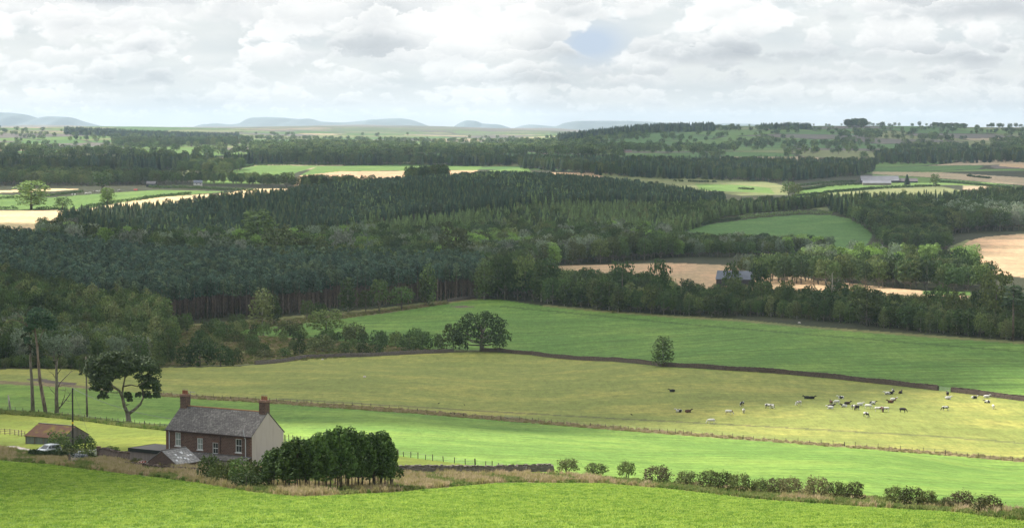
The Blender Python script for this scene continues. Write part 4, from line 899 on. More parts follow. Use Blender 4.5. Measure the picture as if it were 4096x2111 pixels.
# ------------------------------------------------------------------ farmhouse
def level(px, py, H):
    xn, s = ray(px, py); Y = H / s; return Vector((xn * Y, Y, ZC - H))
_s = ray(1007.7, 1745)[1]; HE = _s * 325.0                   # eaves, metres under the camera
PR = level(1007.7, 1745, HE); PL = level(664.5, 1715, HE)
UL = (PR - PL).length; RZ = math.atan2(PR.y - PL.y, PR.x - PL.x)
EAV, WD, RISE = 5.4, 6.4, 2.75
HB = Vector((PL.x, PL.y, PL.z - EAV))
def frame_of(base, rz):
    return Matrix.Translation(base) @ Matrix.Rotation(rz, 4, 'Z')
def cells(mb, x0, x1, z0, z1, y0, y1, holes, mi=0):
    xs = sorted({x0, x1, *[h[0] for h in holes], *[h[1] for h in holes]}); zs = sorted({z0, z1, *[h[2] for h in holes], *[h[3] for h in holes]})
    for a, b in zip(xs, xs[1:]):
        for c, d in zip(zs, zs[1:]):
            if any(h[0] <= a and b <= h[1] and h[2] <= c and d <= h[3] for h in holes): continue
            mb.box((a, y0, c), (b, y1, d), mi)
def sash(parent, u0, u1, z0, z1, glass, y=-0.0, label=None):
    w = MB(); t = .075; y0, y1 = y + .06, y + .13
    w.box((u0, y0, z0), (u0 + t, y1, z1)); w.box((u1 - t, y0, z0), (u1, y1, z1)); w.box((u0 + t, y0, z1 - t), (u1 - t, y1, z1)); w.box((u0 + t, y0, z0), (u1 - t, y1, z0 + t))
    zm = (z0 + z1) / 2; um = (u0 + u1) / 2; w.box((u0 + t, y0, zm - .035), (u1 - t, y1, zm + .035))
    w.box((um - .015, y0 + .02, z0 + t), (um + .015, y1 - .01, zm - .035)); w.box((um - .015, y0 + .02, zm + .035), (um + .015, y1 - .01, z1 - t))
    o = w.build('window', M['white'], parent)
    if label: o['label'] = label
    g = MB(); g.box((u0 + t, y + .10, z0 + t), (u1 - t, y + .125, z1 - t)); g.build('pane', M[glass], o)
    s = MB(); s.box((u0 - .08, y - .06, z0 - .11), (u1 + .08, y + .10, z0 - .003)); s.build('sill', M['white'], o)
    l = MB(); l.box((u0 - .12, y - .012, z1 + .003), (u1 + .12, y + .06, z1 + .24)); l.build('lintel', M['quoin'], o)
    return o
def gable_roof(x0, x1, y0, y1, ze, rise, ov=.18, th=.09, ovx=.06):
    """two sloping slabs, ridge along x"""
    mb = MB(); ym = (y0 + y1) / 2; k = rise / ((y1 - y0) / 2)
    for s in (-1, 1):
        ye = ym + s * ((y1 - y0) / 2 + ov); zl = ze - k * ov
        a = [(x0 - ovx, ye, zl), (x1 + ovx, ye, zl), (x1 + ovx, ym, ze + rise), (x0 - ovx, ym, ze + rise)]
        b = [(p[0], p[1], p[2] + th) for p in a]
        fs = [(0, 1, 2, 3), (7, 6, 5, 4), (0, 4, 5, 1), (1, 5, 6, 2), (3, 2, 6, 7), (0, 3, 7, 4)]
        mb.add(a + b, fs if s > 0 else [f[::-1] for f in fs])
    return mb
def gable_wall(mb, x0, x1, y0, y1, z0, ze, rise, mi=0):
    ym = (y0 + y1) / 2
    for (a, b) in (((x0, x1)),):
        v = [(a, y0, z0), (a, y1, z0), (a, y1, ze), (a, ym, ze + rise), (a, y0, ze)]; w = [(b, p[1], p[2]) for p in v]
        mb.add(v + w, [(4, 3, 2, 1, 0), (5, 6, 7, 8, 9), (0, 1, 6, 5), (1, 2, 7, 6), (2, 3, 8, 7), (3, 4, 9, 8), (4, 0, 5, 9)], mi)
M['capstone'] = plain('cap_stone', (0.26, 0.16, 0.115), 0.9, 0.2)
def farmhouse():
    r = empty('farmhouse', HB, RZ); tag(r, 'two storey brown stone farmhouse with grey slate roof, two end chimneys and pale gable', 'house')
    W = [(1.55, 2.5, 3.35, 5.1, 'curtain'), (5.35, 6.3, 3.1, 4.6, 'curtain'), (7.95, 8.9, 2.75, 4.2, 'glass'), (11.85, 12.85, 3.2, 4.95, 'glass')]
    f = MB(); cells(f, 0, UL - .3, 0, EAV, 0, .45, [(a, b, c, d) for a, b, c, d, g in W]); f.build('front_wall', M['stone'], r)
    q = MB()
    for k in range(14):
        z = .05 + k * .38; l = .55 if k % 2 else .32; q.box((-.02, -.02, z), (l, .2, z + .36)); q.box((UL - l - .01, -.02, z), (UL - .012, .2, z + .36))
    q.build('corner_stones', M['quoin'], r)
    b = MB(); b.box((0, WD - .45, 0), (UL - .3, WD, EAV)); gable_wall(b, 0, .45, .003, WD - .003, 0, EAV, RISE); b.build('rear_wall', M['stone2'], r)
    g = MB(); gable_wall(g, UL - .3, UL, 0, WD, 0, EAV, RISE); g.build('pale_gable_wall', M['render'], r)
    gable_roof(0, UL, 0, WD, EAV + .05, RISE).build('roof', M['slate'], r)
    rd = MB(); zr = EAV + RISE + .13
    for k in range(34):
        x = 1.05 + k * (UL - 2.1) / 34; rd.tube([(x, WD / 2, zr - .04), (x + (UL - 2.1) / 34 - .01, WD / 2, zr - .04 + random.uniform(-.01, .01))], .11, 7)
    rd.build('ridge_tiles', M['ridge'], r)
    gt = MB(); gt.box((-.05, -.30, EAV - .17), (UL + .02, -.19, EAV - .06)); gt.build('gutter', M['gutter'], r)
    for n, x in enumerate((.62, UL - 1.0)):
        d = MB(); d.tube([(x, -.22, EAV - .12), (x, -.09, EAV - .45), (x, -.09, .15)], .06, 8)
        if n: d.tube([(x - .12, -.12, EAV - .3), (x - .12, -.36, EAV + .75)], .05, 8)
        d.build('drainpipe', M['pipe'], r)
    pp = MB(); pp.tube([(8.98 + .35, -.05, EAV - .15), (8.98 + .35, -.05, 2.9)], .035, 6); pp.build('drainpipe', M['gutter'], r)
    for a, bb, c, d, gl in W: sash(r, a, bb, c, d, gl, label='dark sash window with a plant on the sill' if c == 2.75 else None)
    for n, (x0, x1) in enumerate(((.0, 1.05), (UL - 1.12, UL - .02))):
        ym = WD / 2; c = MB(); c.box((x0, ym - .42, EAV + RISE - .9), (x1, ym + .42, EAV + RISE + 1.35))
        ch = c.build('chimney', M['stone'], r)
        k = MB(); k.box((x0 - .1, ym - .52, EAV + RISE + 1.353), (x1 + .1, ym + .52, EAV + RISE + 1.47)); k.box((x0 - .02, ym - .45, EAV + RISE + 1.473), (x1 + .02, ym + .45, EAV + RISE + 1.62)); k.build('cap', M['capstone'], ch)
        for j in range(3):
            x = x0 + .2 + j * (x1 - x0 - .4) / 2; z = EAV + RISE + 1.6; pt = MB(); pt.tube([(x, ym, z), (x, ym, z + .45), (x, ym, z + .47), (x, ym, z + .52)], [.15, .12, .15, .14], 10)
            pt.build('pot', M['terracotta'], ch)
            cw = MB()
            for t in range(2):
                pts = [(x + math.cos(a) * .13 * (1 - t), ym + math.cos(a) * .13 * t, z + .5 + math.sin(a) * .24) for a in np.linspace(0, math.pi, 7)]; cw.tube(pts, .012, 4)
            cw.build('cowl', M['wire'], ch)
    a = MB(); x = 1.2; z = EAV + RISE; ym = WD / 2
    a.tube([(x, ym + .3, z + .6), (x, ym + .3, z + 2.0)], .025, 5); a.tube([(x - .5, ym + .3, z + 1.95), (x + .75, ym + .3, z + 1.88)], .018, 4)
    for k in range(7): a.tube([(x - .4 + k * .17, ym + .02, z + 1.95 - k * .008), (x - .4 + k * .17, ym + .58, z + 1.95 - k * .008)], .009, 4)
    a.build('aerial', M['steel'], r)
    # lean-to along the foot of the front wall
    lt = MB(); x0, x1 = 4.2, UL - .05; a0 = [(x0, -1.5, 2.15), (x1, -1.5, 2.15), (x1, -.003, 2.7), (x0, -.003, 2.7)]; b0 = [(p[0], p[1], p[2] + .09) for p in a0]
    lt.add(a0 + b0, [(3, 2, 1, 0), (4, 5, 6, 7), (0, 1, 5, 4), (1, 2, 6, 5), (0, 4, 7, 3)]); lt.build('lean_to_roof', M['slate'], r)
    lw = MB(); lw.box((x0 + .1, -1.38, 0), (x1 - .1, -1.15, 2.15)); lw.build('lean_to_wall', M['render2'], r)
    # flat roofed extension on the far end
    e = MB(); e.box((-6.45, .05, -.6), (-.003, .28, 2.35)); e.box((-6.45, .283, -.6), (-6.2, 5.2, 2.35)); e.box((-6.197, 4.95, -.6), (-.003, 5.2, 2.35)); e.build('extension_wall', M['render2'], r)
    fr = MB(); fr.box((-6.55, -.08, 2.353), (-.004, 5.3, 2.47)); fr.build('flat_roof', M['felt'], r)
    fa = MB(); fa.box((-6.6, -.16, 2.02), (-.02, -.083, 2.5)); fa.box((-6.63, -.16, 2.02), (-6.553, 5.3, 2.5)); fa.build('fascia', M['fascia'], r)
    d = MB(); d.box((-1.55, -.02, 0), (-.65, .047, 2.0)); d.build('door', M['fascia'], r)
    po = MB(); po.box((-.5, -.1, 0), (-.15, .045, 2.0)); po.build('door_post', M['stone2'], r)
    s = MB(); s.box((UL + .003, 1.6, 0), (UL + 2.6, 4.2, 1.8)); s.build('side_porch', M['render2'], r)
    s = MB(); s.box((UL + .003, 1.4, 1.803), (UL + 2.8, 4.4, 1.9)); s.build('side_porch_roof', M['felt'], r)
farmhouse()
HM = frame_of(HB, RZ)

def shed():
    d0 = 318.0; xn, s = ray(647, 1804); apex = Vector((xn * d0, d0, ZC - s * d0))
    rz = RZ + math.pi / 2                                    # ridge runs away from the camera
    h = 2.75; base = apex - Vector((0, 0, h)); r = empty('stone_shed', base, rz); tag(r, 'small brown stone shed with patchy pale slate roof in front of the house', 'shed')
    L, w, ze = 4.5, 2.4, 1.25
    b = MB(); gable_wall(b, 0, .3, -w, w, -.4, ze, h - ze); gable_wall(b, L - .3, L, -w, w, -.4, ze, h - ze); b.box((.303, -w, -.4), (L - .303, -w + .3, ze)); b.box((.303, w - .3, -.4), (L - .303, w, ze)); b.build('wall', M['stone2'], r)
    gable_roof(0, L, -w, w, ze + .03, h - ze, ov=.15, th=.07).build('roof', M['slate2'], r)
    rd = MB(); rd.tube([(0, 0, h + .1), (L, 0, h + .1)], .09, 7); rd.build('ridge_tiles', M['felt'], r)
    p = MB(); rr = random.Random(3); k = (h - ze) / w
    for j in range(11):
        x = rr.uniform(.5, L - .7); y = -rr.uniform(.5, w - .4); z = ze + .03 + (h - ze) * (1 + y / w) + .077
        p.add([(x, y, z), (x + .32, y, z), (x + .32, y - .26, z - .26 * k), (x, y - .26, z - .26 * k)], [(0, 3, 2, 1)])
    p.build('slipped_slate', M['palepatch'], r)
M['palepatch'] = plain('bleached_slate', (0.62, 0.62, 0.62), 0.6, 0.1)
shed()

def barn():
    p0 = at(102, 1774, 380, 520); D = p0.y; m = F / D; s = ray(102, 1739)[1]
    he = 34 / m * 1.04; z = p0.z
    rz = RZ + .03; L, w, rise = 8.9 * D / 460, 7.0 * D / 460, 1.75 * D / 460
    r = empty('barn', p0, rz); tag(r, 'low barn with rusty mossy roof and grey board walls behind the white car', 'barn')
    b = MB(); b.box((.12, 0, -.5), (L - .12, .12, he)); b.box((.12, w - .12, -.5), (L - .12, w, he)); b.build('board_wall', M['boards'], r)
    for k in range(5):
        c = MB(); x = .06 + k * (L - .3) / 4; c.box((x, -.07, -.5), (x + .16, -.003, he)); c.build('post', M['wood_old'], r)
    g = MB(); gable_wall(g, L - .12, L, .003, w - .003, -.5, he, rise); gable_wall(g, 0, .12, .003, w - .003, -.5, he, rise); g.build('gable_wall', M['rustdark'], r)
    rf = gable_roof(0, L, 0, w, he + .02, rise, ov=.3, th=.05); nb = 30
    for k in range(nb):      # ribs of the roofing sheets
        x = k * L / nb; y = -.3; rf.tube([(x, -.28, he + .02 - .28 * rise / (w / 2) + .06), (x, w / 2, he + rise + .08)], .03, 4)
    rf.build('roof', M['rust'], r)
    rd = MB(); rd.tube([(0, w / 2, he + rise + .1), (L, w / 2, he + rise + .1)], .1, 6); rd.build('ridge_cap', M['rustdark'], r)
barn()

# ------------------------------------------------------------------ car
def car():
    M['carpaint'] = plain('white_car_paint', (0.72, 0.74, 0.76), 0.28, 0.02, spec=0.6); M['tyre'] = plain('tyre', (0.02, 0.02, 0.02), 0.9, 0.1); M['lamp'] = plain('lamp_glass', (0.62, 0.62, 0.62), 0.1, 0.1, spec=0.8)
    M['trim'] = plain('dark_trim', (0.04, 0.04, 0.045), 0.6, 0.1)
    p = at(190, 1819, 300, 520); rz = math.atan2(-0.80, -0.60)
    r = empty('parked_car', p + Vector((0, 0, .02)), rz); tag(r, 'white estate type off-road car parked on the farm track', 'car')
    # side outline (x forward), with half widths; the shell tapers to roof and nose
    low = [(-2.25, .45), (-2.28, .95), (-2.2, 1.05), (1.05, 1.04), (1.95, .93), (2.22, .80), (2.28, .48), (2.1, .32), (-2.1, .32)]
    b = MB(); n = len(low)
    for sd, ws in ((0, 1),):
        rows = []
        for yy in (-.89, -.80, .80, .89):
            k = .0 if abs(yy) > .85 else .04
            rows.append([(x * (1 if abs(yy) < .85 else .985), yy, z + (k if z > .9 else 0)) for x, z in low])
        V = [q for rw in rows for q in rw]; Fs = []
        for i in range(3):
            for j in range(n):
                j2 = (j + 1) % n; Fs.append((i * n + j, (i + 1) * n + j, (i + 1) * n + j2, i * n + j2))
        Fs.append(tuple(range(n))); Fs.append(tuple(3 * n + j for j in range(n))[::-1]); b.add(V, Fs)
    b.build('body', M['carpaint'], r, smooth=False)
    top = [(-2.15, 1.06), (-1.95, 1.60), (-1.2, 1.68), (.10, 1.64), (1.0, 1.06)]
    c = MB(); n = len(top); V = []
    for yy, yt in ((-.84, -.66), (.84, .66)):
        for x, z in top: V.append((x, yy if z < 1.2 else yt, z))
    c.add(V, [(0, 1, 2, 3, 4), (9, 8, 7, 6, 5), (1, 0, 5, 6), (2, 1, 6, 7), (3, 2, 7, 8), (4, 3, 8, 9)]); c.build('cabin', M['carpaint'], r)
    def pane(name, pts):
        g = MB(); g.add(pts, [(0, 1, 2, 3)]); g.add([(q[0] * .999, q[1] * .98, q[2] - .01) for q in pts], [(3, 2, 1, 0)]); g.build(name, M['glass'], r)
    pane('windscreen', [(.96, -.74, 1.10), (.96, .74, 1.10), (.17, .61, 1.61), (.17, -.61, 1.61)])
    for s in (-1, 1):
        y0, y1 = .845 * s, .70 * s
        for x0, x1, x2, x3 in ((.80, -.10, -.10, .12), (-.18, -1.0, -1.0, -.18), (-1.08, -1.85, -1.80, -1.08)):
            pane('side_window', [(x0, y0, 1.12), (x1, y0, 1.12), (x2, y1, 1.58), (x3, y1, 1.58)])
        w = MB(); w.box((.62, .87 * s if s > 0 else -1.05, 1.08), (.78, 1.05 if s > 0 else -.87, 1.22)); w.build('wing_mirror', M['carpaint'], r)
        h = MB(); h.box((1.98, s * .80 - .18 if s > 0 else -.82, .72), (2.285, .82 if s > 0 else -.62, .88)); h.build('headlight', M['lamp'], r)
        rl = MB(); rl.tube([(.0, .60 * s, 1.70), (-1.5, .60 * s, 1.75)], .025, 5); rl.build('roof_rail', M['steel'], r)
        for x in (-1.35, 1.35):
            t = MB(); t.tube([(x, s * .70, .34), (x, s * .92, .34)], .34, 18); wh = t.build('wheel', M['tyre'], r)
            q = MB(); q.tube([(x, s * .90, .34), (x, s * .935, .34)], .2, 14); q.build('rim', M['steel'], wh)
    g = MB(); g.box((2.20, -.45, .70), (2.292, .45, .84)); g.box((2.1, -.80, .36), (2.30, .80, .50)); g.build('grille', M['trim'], r)
    g = MB(); g.box((2.302, -.26, .52), (2.312, .26, .63)); g.build('number_plate', M['white'], r)
car()

# ------------------------------------------------------------------ pole and cables
def pole():
    p = at(291, 1781, 330, 520); m = p.y / F; h = (1781 - 1549) * m
    r = empty('utility_pole', p); tag(r, 'tall dark wooden utility pole with yellow sign beside the barn', 'utility pole')
    b = MB(); b.tube([(0, 0, -.5), (.06, 0, h)], [.17, .12], 10); b.build('pole', M['tarpole'], r)
    b = MB(); b.box((-.13, -.22, h * .38), (.2, -.16, h * .38 + .35)); b.build('warning_sign', plain('yellow_sign', (0.75, 0.50, 0.05), .5, .05), r)
    b = MB(); b.tube([(-.25, 0, h - .25), (.4, 0, h - .25)], .04, 6); b.tube([(.25, 0, h - .2), (.25, 0, h)], .05, 6); b.build('bracket', M['steel'], r)
    top = p + Vector((.2, 0, h - .1))
    def cable(name, a, b_, sag, label, rad=.028):
        pts = [a.lerp(b_, t) - Vector((0, 0, sag * 4 * t * (1 - t))) for t in np.linspace(0, 1, 14)]
        pts = [q - a for q in pts]; c = MB(); c.tube(pts, rad, 5); o = c.build(name, M['wire'], None, a); tag(o, label, 'cable')
    tgt = HM @ Vector((0.3, WD / 2, EAV + .9))
    cable('overhead_cable', top, tgt, .9, 'thin sagging cable from the dark pole to the farmhouse end')
    q = top + Vector((3.6, -3.0, 0)); q.z = float(gz(q.x, q.y)) + .1
    cable('stay_wire', top - Vector((0, 0, .3)), q, .0, 'thin pale stay wire from the pole top down to the ground', .02)
pole()

# ------------------------------------------------------------------ lines across the land
def line_pts(px_line, step, d0=100, d1=28000, off=0.0):
    P = [at(x, y, d0, d1) for x, y in px_line]; out = []; acc = 0
    for a, b in zip(P, P[1:]):
        L = (Vector((b.x, b.y, 0)) - Vector((a.x, a.y, 0))).length; n = max(1, int(round(L / step)))
        for k in range(n):
            q = a.lerp(b, k / n); out.append(Vector((q.x, q.y, float(gz(q.x, q.y)))))
    out.append(P[-1]); return out
def fence(px_line, step, label, h=1.15, d0=100, d1=3000, gaps=(), wires=3, r=.05, name='wire_fence', mat='post', lean=.04, rails=0):
    P = line_pts(px_line, step, d0, d1); rt = empty(name, P[0]); tag(rt, label, 'fence'); o0 = P[0]
    rr = random.Random(len(P))
    for i, p in enumerate(P):
        px = proj(p.x, p.y, p.z)[0]
        if any(a < px < b for a, b in gaps): continue
        m = MB(); hh = h * rr.uniform(.85, 1.15); k = r * (1.7 if i % 9 == 0 else 1); q = p - o0
        m.tube([(0, 0, -.3), (rr.uniform(-lean, lean) * 2, rr.uniform(-lean, lean) * 2, hh)], [k, k * .9], 6)
        m.build('post', M[mat], rt, q)
    w = MB()
    for z in [h * (k + 1) / (wires + .4) for k in range(wires)]:
        for a, b in zip(P, P[1:]):
            pa, pb = proj(*a)[0], proj(*b)[0]
            if any(g0 - 5 < pa < g1 + 5 and g0 - 5 < pb < g1 + 5 for g0, g1 in gaps): continue
            if rails: w.tube([a - o0 + Vector((0, -.06, z)), b - o0 + Vector((0, -.06, z + rr.uniform(-.03, .03)))], .05, 4)
            else: w.tube([a - o0 + Vector((0, 0, z)), b - o0 + Vector((0, 0, z))], .012, 3)
    w.build('rail' if rails else 'wire', M[mat if rails else 'wire'], rt)
    return P
fence([(622, 1577), (1024, 1602), (1300, 1620), (1670, 1647), (2079, 1681), (2362, 1707), (2767, 1740), (3098, 1765), (3333, 1780), (3738, 1812), (4096, 1845), (4150, 1850)], 2.6, 'long post and wire fence between the bright strip and the cattle pasture', gaps=[(2018, 2078)], r=.06, h=1.05)
fence([(1400, 1794), (1615, 1825), (1731, 1842), (1861, 1856), (1942, 1864), (2022, 1876), (2110, 1888)], 3.2, 'short post and wire fence right of the conifer clump', h=.85, r=.07)
fence([(-60, 1632), (0, 1643), (250, 1665), (520, 1700), (640, 1713), (800, 1730)], 2.9, 'post and wire fence under the pines left of the farmhouse', h=1.15, r=.07)
fence([(1140, 1762), (1189, 1767), (1260, 1776)], 2.6, 'short run of fence posts beside the pale gable', h=1.1, r=.07)
fence([(-60, 1470), (200, 1470), (380, 1470), (651, 1466)], 4.0, 'faint post fence along the foot of the mixed wood', h=1.1, r=.06)
fence([(-60, 1733), (0, 1736), (60, 1740), (100, 1746)], 2.2, 'wooden post and rail fence left of the barn', h=1.15, r=.08, rails=1, wires=3, name='rail_fence', mat='wood_old')
def dry_wall(px_line, label, h=1.25, th=.55, d0=100, d1=3000, mat='drystone', step=.55, seed=1, name='stone_wall'):
    P = line_pts(px_line, step, d0, d1); rr = random.Random(seed); mb = MB(); o0 = P[0]; prev = None
    n = len(P); V = []; Fs = []
    for i, p in enumerate(P):
        t = (P[min(i + 1, n - 1)] - P[max(i - 1, 0)]); t.z = 0; t.normalize(); s = Vector((-t.y, t.x, 0))
        hh = h * (1 + rr.uniform(-.10, .10) + .07 * math.sin(i * .13)); w = th * rr.uniform(.9, 1.1); q = p - o0
        j = lambda k: Vector((rr.uniform(-k, k), rr.uniform(-k, k), rr.uniform(-k, k)))
        V += [q - s * w * .6 + Vector((0, 0, -.3)), q - s * w * .55 + Vector((0, 0, hh * .5)) + j(.05), q - s * w * .42 + Vector((0, 0, hh * .86)) + j(.05), q - s * w * .3 + Vector((0, 0, hh)) + j(.08),
              q + s * w * .3 + Vector((0, 0, hh)) + j(.08), q + s * w * .42 + Vector((0, 0, hh * .86)) + j(.05), q + s * w * .6 + Vector((0, 0, -.3))]
        if i:
            a = (i - 1) * 7; b = i * 7
            for k in range(6): Fs.append((a + k, b + k, b + k + 1, a + k + 1))
    Fs.append(tuple(range(7))[::-1]); Fs.append(tuple((n - 1) * 7 + k for k in range(7))); mb.add(V, Fs)
    rt = mb.build(name, M[mat], None, o0); tag(rt, label, 'wall')
    cp = MB()                                                  # rough coping stones set on edge
    for i in range(n - 1):
        p = P[i] - o0 + Vector((rr.uniform(-.05, .05), rr.uniform(-.05, .05), h * (.96 + .07 * math.sin(i * .13)))); a = rr.uniform(0, 3.1)
        Mx = Matrix.Translation(p) @ Matrix.Rotation(a, 4, 'Z') @ Matrix.Rotation(rr.uniform(-.4, .4), 4, 'X')
        cp.box((-.26, -.16, -.05), (.26, .16, rr.uniform(.12, .3)), 0, Mx)
    cp.build('coping', M[mat], rt)
M['drystone'] = stone_mat('dry_stone', (0.13, 0.095, 0.072), (0.085, 0.062, 0.05), (0.035, 0.027, 0.022), 0.45, 0.2)
M['drystone_grey'] = stone_mat('grey_dry_stone', (0.20, 0.17, 0.145), (0.14, 0.115, 0.10), (0.05, 0.04, 0.035), 0.45, 0.2)
dry_wall(WALL_R, 'long dark dry stone wall between pasture and upper green field', h=1.3, d0=600, d1=1150, seed=1)
dry_wall(WALL_R2, 'short length of dry stone wall right of the field gate', h=1.3, d0=550, d1=900, seed=2)
dry_wall(WALL_L[:-1], 'grey dry stone wall below the scrub, left of the big oak', h=1.25, d0=850, d1=1150, mat='drystone_grey', seed=3)
dry_wall([(1790, 1207), (1830, 1202), (1900, 1194), (1960, 1192)], 'far stone wall at the top corner of the green field', h=1.4, d0=1100, d1=1500, mat='drystone_grey', seed=4)
dry_wall([(1570, 1893), (1700, 1891), (1900, 1889), (2060, 1886), (2210, 1884)], 'low tumbled brown wall right of the conifer clump', h=.8, d0=250, d1=500, mat='drystone_grey', seed=5)
_w = HM @ Vector((-6.7, 2.0, 0))
def yard_wall():
    a = at(404, 1830, 320, 460); b = Vector((_w.x, _w.y, float(gz(_w.x, _w.y))))
    pa, pb = proj(*a), proj(*b)
    dry_wall([pa, ((pa[0] + pb[0]) / 2, (pa[1] + pb[1]) / 2), pb], 'brown stone yard wall between gate pillar and flat roofed extension', h=1.3, d0=300, d1=460, seed=6)
    r = empty('gate_pillar', a + Vector((-.35, 0, 0))); tag(r, 'square red brick gate pillar at the end of the yard wall', 'pillar')
    m = MB(); m.box((-.25, -.25, -.3), (.25, .25, 1.6)); m.build('shaft', M['stone'], r); m = MB(); m.box((-.31, -.31, 1.603), (.31, .31, 1.72)); m.build('cap', M['quoin'], r)
    g0 = a + Vector((-.7, -.2, 0)); rz = math.atan2(-.75, -1.0)
    gate('farm_gate', g0, 2.9, 1.25, rz, 'white wooden farm gate standing open by the brick pillar', 'white', wood=True)
    dry_wall([(505, 1868), (640, 1880), (790, 1895), (850, 1900)], 'low reddish garden wall in the long grass before the shed', h=.45, d0=260, d1=400, seed=8)
def gate(name, loc, L, h, rz, label, mat, wood=False):
    r = empty(name, loc, rz); tag(r, label, 'gate'); t = .045 if wood else .018
    m = MB()
    for k in range(5): z = .15 + k * (h - .2) / 4; m.tube([(0, 0, z), (L, 0, z)], t, 5)
    m.build('bar', M[mat], r); m = MB(); m.tube([(0, 0, .05), (0, 0, h + .1)], t * 1.3, 6); m.tube([(L, 0, .05), (L, 0, h)], t * 1.2, 6); m.tube([(0, -.04, .15), (L * .95, -.04, h)], t, 5)
    if not wood: m.tube([(L / 2, 0, .15), (L / 2, 0, h - .05)], t * .8, 5)
    m.build('frame', M[mat], r); return r
yard_wall()
def small_things():
    a = at(278, 1852, 280, 420); b = at(352, 1846, 280, 440); rz = math.atan2(b.y - a.y, b.x - a.x)
    gate('metal_gate', a + Vector((.15, 0, 0)), min(4.2, (b - a).length), 1.1, rz, 'galvanised metal field gate in the long grass by the track', 'steel')
    r = empty('gate_post', a); tag(r, 'thick old wooden gate post left of the metal gate', 'post'); m = MB(); m.box((-.13, -.13, -.3), (.13, .13, 1.25)); m.build('stake', M['wood_old'], r)
    # row of dark drums behind the gate
    M['drum'] = plain('dark_drum', (0.03, 0.04, 0.045), 0.35, 0.3)
    for k, (x, y) in enumerate([(290, 1836), (302, 1837), (314, 1838), (326, 1839), (337, 1840)]):
        p = at(x, y, 280, 440); r = empty('drum', p, RZ + .3); tag(r, ['leftmost', 'second from the left', 'middle', 'second from the right', 'rightmost'][k] + ' dark plastic drum in the row behind the metal gate', 'drum', 'dark drums behind the gate')
        m = MB(); m.tube([(-.4, 0, .45), (.4, 0, .45)], .42, 16); m.build('barrel', M['drum'], r)
        m = MB(); m.tube([(-.42, 0, .45), (-.36, 0, .45)], .45, 16); m.tube([(.36, 0, .45), (.42, 0, .45)], .45, 16); m.build('rim', M['steel'], r)
    # old stub of a trunk, gateway in the long wall, gate in the middle fence, gate post by the conifers
    p = at(41, 1638, 420, 700); k = p.y / F; m = MB(); m.tube([(0, 0, -.3), (-.2, 0, 1.6), (-.45, 0, 59 * k)], [.26, .24, .13], 8); o = m.build('tree_stump', M['bark_pale'], None, p, True); tag(o, 'tall broken pale stump at the left edge beside the fence', 'stump')
    a = at(3756, 1562, 600, 900); b = at(3802, 1567, 600, 900); gate('field_gate', a, (b - a).length, 1.25, math.atan2(b.y - a.y, b.x - a.x), 'grey metal gate in the gap of the long stone wall', 'steel')
    a = at(2020, 1677, 500, 800); b = at(2076, 1681, 500, 800); gate('field_gate', a, (b - a).length, 1.2, math.atan2(b.y - a.y, b.x - a.x), 'thin metal gate in the long wire fence below the pasture', 'steel')
    a = at(1812, 1408, 850, 1150); b = at(1850, 1408, 850, 1150); gate('field_gate', a, 4.2, 1.2, math.atan2(b.y - a.y, b.x - a.x), 'dark wooden gate under the big oak', 'wood_old', wood=True)
    for k, (x, y, h, lb) in enumerate([(1568, 1952, 1.0, 'short thick wooden post right of the conifer clump'), (1590, 1954, .5, 'very short stub of post right of the conifer clump'), (2582, 1920, .8, 'square post between two hawthorn bushes in the hedge row')]):
        p = at(x, y, 200, 420); m = MB(); m.box((-.12, -.12, -.2), (.12, .12, h)); m.tube([(.1, -.05, h * .6), (-.5, -.2, .0)], .04, 5); o = m.build('post', M['wood_old'], None, p); o.name = 'gate_post'; tag(o, lb, 'post')
    # green washing on the line behind the shed
    p = HM @ Vector((7.6, -5.3, 0)); p.z = float(gz(p.x, p.y)); r = empty('clothes_line', p, RZ); tag(r, 'low green netting on poles at the right of the stone shed', 'netting')
    m = MB(); pts = [(-2.2 + k * .3, .1 * math.sin(k * 2), .9 - .25 * math.sin(k * math.pi / 14)) for k in range(15)]
    for a_, b_ in zip(pts, pts[1:]): m.add([a_, b_, (b_[0], b_[1] + .03, b_[2] - .32), (a_[0], a_[1] + .03, a_[2] - .32)], [(0, 1, 2, 3)])
    m.build('netting', plain('green_net', (0.03, 0.20, 0.15), .7, .3), r); m = MB()
    for x in (-2.2, -.6, 2.0): m.tube([(x, 0, -.2), (x, 0, 1.25)], .035, 5)
    m.build('pole', M['pipe'], r)
small_things()
